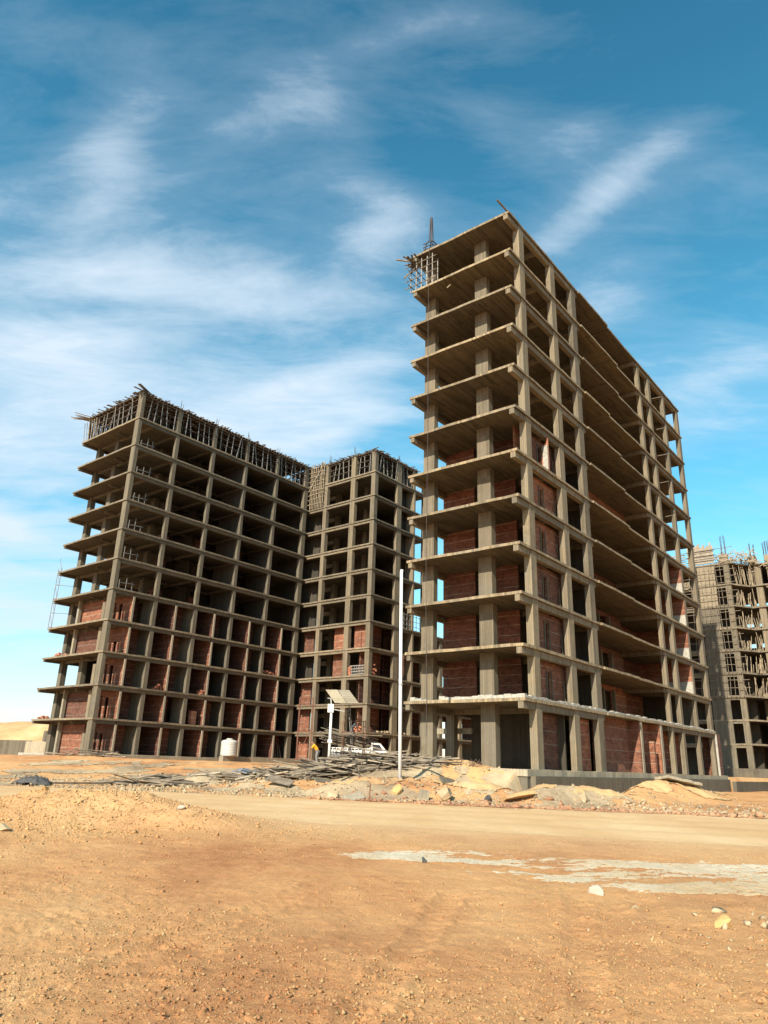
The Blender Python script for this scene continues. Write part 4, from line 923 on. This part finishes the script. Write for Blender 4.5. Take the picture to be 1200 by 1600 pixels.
# ------------------------------------------------------------------ people
def skin_chain(name, verts, edges, radii, mat, parent, root=0, sub=2):
    me = bpy.data.meshes.new(name); me.from_pydata(verts, edges, []); o = bpy.data.objects.new(name, me); COL.objects.link(o)
    md = o.modifiers.new('skin', 'SKIN')
    for i, r in enumerate(radii):
        sv = me.skin_vertices[0].data[i]; sv.radius = (r, r) if not isinstance(r, tuple) else r; sv.use_root = (i == root)
    md.use_smooth_shade = True
    s_ = o.modifiers.new('sub', 'SUBSURF'); s_.levels = sub; s_.render_levels = sub
    me.materials.append(mat)
    if parent: o.parent = parent
    return o
def person(loc, rz, label, J, shirt, pants):
    t = thing('person', label, 'person', loc, rz)
    P = J
    V = [P['pelvis'], P['waist'], P['chest'], P['neck'], P['head'], P['crown'], P['shl'], P['ell'], P['wrl'], P['hal'], P['shr'], P['elr'], P['wrr'], P['har'],
         P['hipl'], P['knl'], P['anl'], P['tol'], P['hipr'], P['knr'], P['anr'], P['tor']]
    E_ = [(0, 1), (1, 2), (2, 3), (3, 4), (4, 5), (2, 6), (6, 7), (7, 8), (8, 9), (2, 10), (10, 11), (11, 12), (12, 13), (0, 14), (14, 15), (15, 16), (16, 17), (0, 18), (18, 19), (19, 20), (20, 21)]
    Rr = [.12, .115, .13, .055, .095, .075, .06, .042, .03, .035, .06, .042, .03, .035, .085, .058, .042, .04, .085, .058, .042, .04]
    skin_chain('body', V, E_, Rr, M['skin'], t)
    # five fingers each hand
    f = MB()
    for h_, w_ in (('hal', 'wrl'), ('har', 'wrr')):
        a = Vector(P[h_]); d = (a-Vector(P[w_])).normalized(); sd_ = d.cross(Vector((0, 0, 1)));
        sd_ = sd_.normalized() if sd_.length > .1 else Vector((1, 0, 0))
        for i in range(4): b = a+sd_*(i-1.5)*.02; f.tube([b, b+d*.05, b+d*.08+Vector((0, 0, -.02))], [.011, .009, .007], 6)
        b = a-sd_*.035-d*.03; f.tube([b, b-sd_*.025+d*.035], [.012, .008], 6)
    f.build('fingers', M['skin'], t)
    sv = [P['pelvis'], P['waist'], P['chest'], P['nb'], P['shl'], P['ell'], P['shr'], P['elr']]
    skin_chain('shirt', sv, [(0, 1), (1, 2), (2, 3), (2, 4), (4, 5), (2, 6), (6, 7)], [.15, .145, .165, .075, .085, .062, .085, .062], shirt, t)
    skin_chain('trousers', [P['pelvis'], P['hipl'], P['knl'], P['anl'], P['hipr'], P['knr'], P['anr']], [(0, 1), (1, 2), (2, 3), (0, 4), (4, 5), (5, 6)], [.14, .11, .08, .065, .11, .08, .065], pants, t)
    hd = Vector(P['head']); cr = Vector(P['crown']); up = (cr-hd).normalized()
    skin_chain('hair', [hd+up*.04-Vector((0, -.02, 0)), cr+up*.03], [(0, 1)], [.10, .085], M['hair'], t)
J1 = dict(pelvis=(0, 0, .92), waist=(-.06, 0, 1.06), chest=(-.22, 0, 1.26), nb=(-.30, 0, 1.36), neck=(-.33, 0, 1.40), head=(-.42, 0, 1.50), crown=(-.47, 0, 1.60),
          shl=(-.24, -.19, 1.30), ell=(-.42, -.22, 1.10), wrl=(-.62, -.16, 1.02), hal=(-.70, -.14, .99), shr=(-.24, .19, 1.30), elr=(-.44, .22, 1.08), wrr=(-.64, .14, 1.0), har=(-.71, .12, .98),
          hipl=(0, -.10, .86), knl=(-.06, -.12, .48), anl=(.04, -.12, .08), tol=(-.1, -.12, .04), hipr=(.02, .10, .86), knr=(.04, .12, .48), anr=(.12, .12, .08), tor=(0, .12, .04))
px, py = -4.2, 54.5
person((px, py, H(px, py)), 0.0, 'worker in an orange shirt and grey trousers bending over the timber', J1, M['orange'], M['greyc'])
J2 = {k: (v[0], v[1], v[2]) for k, v in J1.items()}
J2.update(anl=(.30, -.12, .16), knl=(-.12, -.14, .50), anr=(.3, .14, .16), knr=(-.1, .14, .5), tol=(.15, -.12, .1), tor=(.15, .14, .1), pelvis=(.08, 0, .72), hipl=(.08, -.1, .68), hipr=(.08, .1, .68),
          waist=(.0, 0, .88), chest=(-.14, 0, 1.10), nb=(-.2, 0, 1.2), neck=(-.22, 0, 1.25), head=(-.28, 0, 1.37), crown=(-.3, 0, 1.48), shl=(-.16, -.19, 1.14), ell=(-.3, -.24, .9), wrl=(-.42, -.2, .7), hal=(-.46, -.19, .63),
          shr=(-.16, .19, 1.14), elr=(-.3, .24, .9), wrr=(-.42, .2, .7), har=(-.46, .19, .63))
person((-1.9, 59.0, tz+1.95), math.pi, 'worker in a black and white striped shirt crouching on the truck\'s timber load', J2, M['stripes'], M['greyc'])

# ------------------------------------------------------------------ water tank
p = L2W(14.9, -1.2, .42)
t = thing('water_tank', 'round white plastic water tank on a low concrete ledge', 'tank', p)
prof = [(.86, 0), (.90, .05)]
for i in range(9): z_ = .1+i*.16; prof += [(.90, z_), (.93, z_+.03), (.93, z_+.09), (.90, z_+.12)]
prof += [(.90, 1.55), (.84, 1.63), (.45, 1.75), (.36, 1.76)]
MB().lathe([(r_*.92, z_*.92) for r_, z_ in prof], 32).build('drum', M['tankw'], t, True)
MB().lathe([(.30, 1.61), (.32, 1.63), (.32, 1.72), (.28, 1.74)], 24).build('lid', M['tankw'], t)

# ------------------------------------------------------------------ planks: lying timber
KEYS = ['scrap', 'scrap', 'scrapP', 'wood', 'wood', 'woodD']
def board_mesh(L, w, h):
    m = MB(); n = 5; vs = []
    bow = random.uniform(-.05, .05)*L/3
    for i in range(n+1):
        t_ = i/n; x = (t_-.5)*L; z = bow*(1-(2*t_-1)**2); e = random.uniform(-.006, .006)
        vs += [(x, -w/2+e, z-h/2), (x, w/2+e, z-h/2), (x, w/2+e, z+h/2), (x, -w/2+e, z+h/2)]
    fs = [(3, 2, 1, 0), tuple(n*4+k for k in (0, 1, 2, 3))]
    for i in range(n):
        for k in range(4): fs.append((i*4+k, i*4+(k+1) % 4, i*4+4+(k+1) % 4, i*4+4+k))
    return m.raw(vs, fs)
def timber_heap(cx, cy, rx, ry, hh, n, nrest, label, group, seed, ang=0.0, spread=.7, Lr=(1.6, 4.0)):
    random.seed(seed); rest = MB()
    for i in range(n+nrest):
        r_ = math.sqrt(random.random()); a = random.uniform(0, 6.28); x = cx+rx*r_*math.cos(a); y = cy+ry*r_*math.sin(a)
        L = random.uniform(*Lr)*(1.0 if random.random() < .75 else .5); w = random.choice((.08, .12, .16, .2, .28)); h_ = random.uniform(.03, .07)
        az = ang+random.gauss(0, spread*.6); tilt = random.gauss(0, .10)
        z = H(x, y)+.05+random.random()*hh*max(0, 1-r_**1.6)+abs(math.sin(tilt))*L*.3
        if i < n:
            o = board_mesh(L, w, h_).build('plank', M[random.choice(KEYS)]); o.location = (x, y, z); o.rotation_euler = (random.uniform(-.35, .35), tilt, az); tag(o, label, 'plank', group)
        else:
            b = board_mesh(L*.7, w*.8, h_); mt = Matrix.Translation((x, y, z)) @ Matrix.Rotation(az, 4, 'Z') @ Matrix.Rotation(tilt, 4, 'Y')
            rest.raw([mt @ Vector(v) for v in b.v], b.f)
    if nrest: tag(rest.build('scrap_timber', M['scrap']), 'broken scrap wood filling the %s' % group, 'scrap wood', kind='stuff')
timber_heap(-1.2, 43.0, 4.8, 2.2, .92, 120, 160, 'weathered board in the large timber heap behind the white pole', 'boards of the large timber heap', 61, .1, .8, (1.8, 4.4))
timber_heap(-5.2, 43.5, 3.4, 1.8, .5, 50, 50, 'weathered board in the low timber spread left of the large heap', 'boards of the low timber spread', 62, .25, .8, (2.0, 4.5))
timber_heap(-11.6, 42.0, 2.4, 1.0, .35, 26, 20, 'weathered board in the small scatter beyond the gravel mound', 'boards scattered beyond the gravel mound', 63, .15, .6, (1.2, 3.0))
timber_heap(-24.8, 66.0, 3.2, .8, .4, 24, 14, 'dark board lying at the foot of the left block\'s corner', 'boards at the left block corner', 64, .1, .5, (1.2, 3.2))
timber_heap(-8.5, 47.5, 5.0, 2.2, .3, 44, 70, 'loose board lying between the water tank and the timber heap', 'loose boards below the water tank', 65, .1, .9, (1.0, 2.6))
random.seed(66)
o = board_mesh(1.9, .55, .04).build('sheet_panel', M['concG']); o.location = (-2.2, 38.6, H(-2.2, 38.6)+.32); o.rotation_euler = (.35, .1, .5); tag(o, 'large grey sheet panel lying flat on the rubble before the big timber heap', 'panel')
o = board_mesh(1.6, .5, .04).build('sheet_panel', M['wood']); o.location = (-4.9, 39.6, H(-4.9, 39.6)+.30); o.rotation_euler = (.5, .15, -.5); tag(o, 'pale grey sheet panel tilted at the left end of the big timber heap', 'panel')
o = MB().tube([(-17.5, 40.2, H(-17.5, 40.2)+.1), (-14.5, 41.0, H(-14.5, 41)+.12), (-11.0, 43.2, H(-11, 43.2)+.14)], .05, 6).build('pole', M['woodD']); tag(o, 'long dark pole lying on the ground beyond the gravel mound', 'pole')
o = MB().tube([(-.25, 33.6, H(-.25, 33.6)-.1), (-.22, 33.6, H(-.25, 33.6)+.75)], .03, 6).build('stake', M['rust']); tag(o, 'short rusty stake upright on the bank left of the white pole', 'stake')

# ------------------------------------------------------------------ rocks and slabs
def rock(name, loc, s, mat, seed, label, cat='rock', group=None, squash=.7, sub=3):
    import bmesh
    rr = random.Random(seed); bm = bmesh.new(); bmesh.ops.create_icosphere(bm, subdivisions=sub, radius=1.0)
    planes = [(Vector((rr.gauss(0, 1), rr.gauss(0, 1), rr.gauss(0, 1))).normalized(), rr.uniform(.42, .78)) for _ in range(13)]
    for v in bm.verts:
        for n_, d_ in planes:
            k_ = v.co.dot(n_)-d_
            if k_ > 0: v.co -= n_*k_
        v.co += Vector((rr.uniform(-1, 1), rr.uniform(-1, 1), rr.uniform(-1, 1)))*.018
        v.co = Vector((v.co.x*s[0], v.co.y*s[1], v.co.z*s[2]))
    me = bpy.data.meshes.new(name); bm.to_mesh(me); bm.free(); me.materials.append(mat)
    o = bpy.data.objects.new(name, me); COL.objects.link(o); o.location = loc; o.rotation_euler = (0, 0, rr.uniform(0, 3)); return tag(o, label, cat, group)
def on(x, y, dz=0): return (x, y, H(x, y)+dz)
rock('rock', on(3.0, 10.9, .02), (.14, .08, .10), M['rockW'], 1, 'small angular white stone on the sand before the cement crust')
rock('rock', on(3.9, 9.05-.0, .03), (.14, .12, .12), M['rockO'], 6, 'ochre pyramid-shaped rock at the lower right of the foreground')
rock('rock', on(-8.05, 16.2, .04), (.24, .15, .15), M['rock'], 3, 'left of two pale boulders at the foot of the gravel mound')
rock('rock', on(-7.5, 16.1, .04), (.26, .15, .13), M['rock'], 4, 'right of two pale boulders at the foot of the gravel mound')
rock('rock', on(-8.3, 19.6, .04), (.16, .13, .14), M['rockO'], 5, 'ochre lump on top of the gravel mound')
rock('rock', on(1.0, 36.0, .10), (.40, .34, .34), M['rockO'], 7, 'large ochre boulder at the foot of the white pole')
rock('rock', on(3.15, 35.2, .25), (.55, .42, .42), M['rock'], 8, 'large pale boulder right of the white pole')
rock('rock', on(-1.9, 35.4, .10), (.5, .35, .32), M['rock'], 9, 'pale boulder on the bank left of the rusty stake')
rock('rock', on(4.95, 34.4, .1), (.26, .2, .22), M['bag'], 10, 'small dark lump on the bank right of the white pole')
rock('rock', on(9.3, 34.6, .15), (.42, .3, .3), M['rock'], 11, 'pale sandstone block on the sand heap before the tall tower')
rock('rock', on(.85, 13.4, .02), (.07, .06, .07), M['bag'], 12, 'small dark stone standing on the cement crust')
rock('rock', on(14.6, 27.6, .02), (.3, .16, .07), M['rockW'], 13, 'flat white stone at the right road edge')
rock('rock', on(12.0, 32.0, .02), (.2, .14, .12), M['rockW'], 14, 'small white stone on the far road edge')
rock('rock', on(-4.6, 18.6, .05), (.2, .08, .06), M['rockW'], 15, 'flat white stone at the right end of the gravel mound')
def slabthing(x, y, s, rot, mat, label, name='concrete_slab'):
    o = MB().slab([(-s[0], -s[1]), (s[0], -s[1]), (s[0]*.8, s[1]), (-s[0]*.9, s[1]*.9)], -s[2], s[2], .25, .03).build(name, mat); o.location = (x, y, H(x, y)+.09); o.rotation_euler = rot; return tag(o, label, 'slab')
slabthing(2.15, 35.0, (.24, .10, .34), (.1, .15, .2), M['concP'], 'upright broken concrete block just right of the white pole', 'concrete_block')
slabthing(6.3, 34.7, (.75, .45, .07), (-.35, -.15, .35), M['heap'], 'slanting sand-coloured slab with a dark shadow beneath on the bank')
slabthing(16.4, 42.0, (1.2, .6, .07), (-.12, .16, .4), M['concP'], 'flat concrete slab lying on the sand before the long plinth')
slabthing(3.6, 37.8, (.5, .35, .05), (.4, .2, .4), M['concG'], 'grey slab lying on rubble behind the white pole')
slabthing(-1.0, 34.5, (.5, .28, .04), (.5, -.3, .2), M['concP'], 'grey board-like slab propped on the bank near the rusty stake')
slabthing(-9.3, 46.8, (.7, .35, .05), (.3, .1, .1), M['concG'], 'dark slab lying below the water tank')
# crumpled plastic
def crumple(x, y, sx, sy, sz, mat, label, seed):
    xs = np.linspace(-1, 1, 26); XX, YY = np.meshgrid(xs, xs); r2 = np.clip(1-XX**2-YY**2, 0, 1)
    ZZ = sz*(np.sqrt(r2)*.6+1.1*np.abs(fbm(XX*3+seed, YY*3, 4, seed, .7))*np.sqrt(r2))
    idx = np.arange(XX.size).reshape(XX.shape); F_ = np.stack([idx[:-1, :-1], idx[:-1, 1:], idx[1:, 1:], idx[1:, :-1]], -1)[(r2[:-1, :-1] > .02)]
    h_ = H(x, y); o = mesh_np('plastic_sheet', np.stack([XX*sx+.25*fbm(YY*3, XX*2, 3, seed+3)*sx, YY*sy, ZZ], -1).reshape(-1, 3), F_, mat, False); o.location = (x, y, h_-.02); return tag(o, label, 'plastic sheet')
crumple(-17.6, 40.0, 1.0, .6, .6, M['bag'], 'crumpled dark grey plastic sheet on the ground at far left', 3)
crumple(-8.6, 51.0, 1.0, .6, .5, M['tarp'], 'crumpled blue plastic sheet beside the timber left of the lamp', 5)
crumple(-6.4, 45.5, 1.1, .7, .55, M['tarp'], 'blue plastic scrap at the left end of the timber heap', 8)
# dry twigs by the tower's corner
random.seed(71); m = MB()
for i in range(260):
    a = random.uniform(0, 6.28); c = R2W(-.6+random.uniform(-.5, .6), random.uniform(2.6, 6.6), 0); z_ = EYE+.0
    m.bar((c.x, c.y, z_), (c.x+.5*math.cos(a)*random.random(), c.y+.5*math.sin(a)*random.random(), z_+random.uniform(.05, .5)), .015)
tag(m.build('dry_brush', M['twig']), 'dry brown twigs lying before the tall tower\'s ground floor', 'brush', kind='stuff')

# low walls at the far left
def wallbox(x0, y0, x1, y1, z0, z1, t_, mat, label, name='site_wall'):
    m = MB(); m.bar((x0, y0, (z0+z1)/2), (x1, y1, (z0+z1)/2), t_, z1-z0); return tag(m.build(name, mat), label, 'wall')
wallbox(-46, 84.5, -42.5, 83.5, .9, 3.1, .3, M['concP'], 'pale low wall panel at the photo\'s left edge below the sand hill')
wallbox(-42.2, 83.2, -37.0, 82.0, .9, 3.0, .3, M['concG'], 'dark low wall panel between two pale ones below the sand hill')
wallbox(-36.8, 80.5, -32.9, 79.6, .9, 2.9, .3, M['concP'], 'pale low wall panel nearest the left block below the sand hill')
wallbox(-36.0, 77.5, -29.5, 76.5, .9, 1.75, .3, M['plast'], 'long whitish kerb block on the ground left of the left block')
o = MB().lathe([(.5, 0), (.55, .1), (.55, 1.0), (.5, 1.1)], 14).build('concrete_ring', M['concG']); o.location = (-35.4, 82.3, 2.95); tag(o, 'small concrete ring standing behind the low wall at far left', 'concrete ring')

# ------------------------------------------------------------------ gravel
def gravel(name, n, area, size, mat, seed, label):
    rg = np.random.default_rng(seed); x, y = area(rg, n); z = hgt(x, y)
    base = np.array([(1, 0, 0), (-1, 0, 0), (0, 1, 0), (0, -1, 0), (0, 0, 1), (0, 0, -1)], float)
    tri = np.array([(0, 2, 4), (2, 1, 4), (1, 3, 4), (3, 0, 4), (2, 0, 5), (1, 2, 5), (3, 1, 5), (0, 3, 5)])
    s = size(rg, len(x), y)
    V = base[None]*(s[:, None, None])*rg.uniform(.45, 1.2, (len(x), 6, 1))*np.array([1, 1, .7])+rg.uniform(-.38, .38, (len(x), 6, 3))*s[:, None, None]
    a = rg.uniform(0, 6.28, len(x)); c, sn = np.cos(a), np.sin(a)
    Vx = V[..., 0]*c[:, None]-V[..., 1]*sn[:, None]; Vy = V[..., 0]*sn[:, None]+V[..., 1]*c[:, None]
    V = np.stack([Vx+x[:, None], Vy+y[:, None], V[..., 2]+z[:, None]+s[:, None]*.2], -1)
    Fc = (tri[None]+np.arange(len(x))[:, None, None]*6).reshape(-1, 3)
    o = mesh_np(name, V.reshape(-1, 3), Fc, mat, False); return tag(o, label, 'gravel', kind='stuff')
def area_fore(rg, n):
    y = np.exp(rg.uniform(np.log(5), np.log(19), n)); x = rg.uniform(-.62, .62, n)*y; k = fbm(x*.5, y*.5, 3, 101)+rg.uniform(-.15, .15, n) > 0.0; return x[k], y[k]
gravel('pebbles', 26000, area_fore, lambda rg, n, y: np.minimum(rg.gamma(1.5, .0036, n)+.003, .024), M['heap'], 1, 'small pebbles strewn over the orange sand')
gravel('clods', 26000, area_fore, lambda rg, n, y: np.minimum(rg.gamma(1.4, .0045, n)+.003, .035), M['sand'], 12, 'crumbs of orange soil strewn over the sand')
gravel('dark_pebbles', 9000, area_fore, lambda rg, n, y: np.minimum(rg.gamma(1.5, .0028, n)+.003, .018), M['redsand'], 13, 'reddish dark pebbles strewn over the sand')
gravel('gravel', 700, area_fore, lambda rg, n, y: np.minimum(rg.gamma(1.5, .005, n)+.008, .03), M['heap'], 2, 'larger pale stones strewn over the orange sand')
def area_mound(rg, n):
    x = rg.normal(-7.6, 2.6, n); y = rg.normal(18.9, 1.9, n); return x, y
gravel('mound_gravel', 22000, area_mound, lambda rg, n, y: np.minimum(rg.gamma(1.0, .009, n)+.006, .08), M['sand'], 3, 'stones covering the low mound at left')
def area_bank(rg, n):
    x = rg.uniform(-22, 24, n); q = 34+rg.gamma(1.5, 2.6, n); y = q-.25*x; v, u = rframe(x, y); k = (u > .2) | (v < -1) | (u < -.9); return x[k], y[k]
gravel('bank_rubble', 9000, area_bank, lambda rg, n, y: np.minimum(rg.gamma(1.3, .028, n)+.015, .14), M['rub'], 4, 'loose rubble lying along the bank beyond the road')
gravel('bank_stones', 700, area_bank, lambda rg, n, y: np.minimum(rg.gamma(1.4, .03, n)+.02, .16), M['rock'], 5, 'pale stones lying along the bank beyond the road')
def area_red(rg, n):
    x = rg.uniform(-3, 28, n); q = 33.6+rg.gamma(1.6, .5, n); return x, q-.25*x
gravel('road_edge_rubble', 3500, area_red, lambda rg, n, y: rg.gamma(1.4, .03, n)+.012, M['redsand'], 6, 'reddish rubble along the far edge of the dirt road')
def area_right(rg, n):
    x = rg.normal(4.6, .9, n); y = rg.normal(8.6, .9, n); return x, y
gravel('stone_scatter', 90, area_right, lambda rg, n, y: rg.gamma(1.6, .014, n)+.012, M['rock'], 7, 'scatter of pale stones around the ochre rock at lower right')
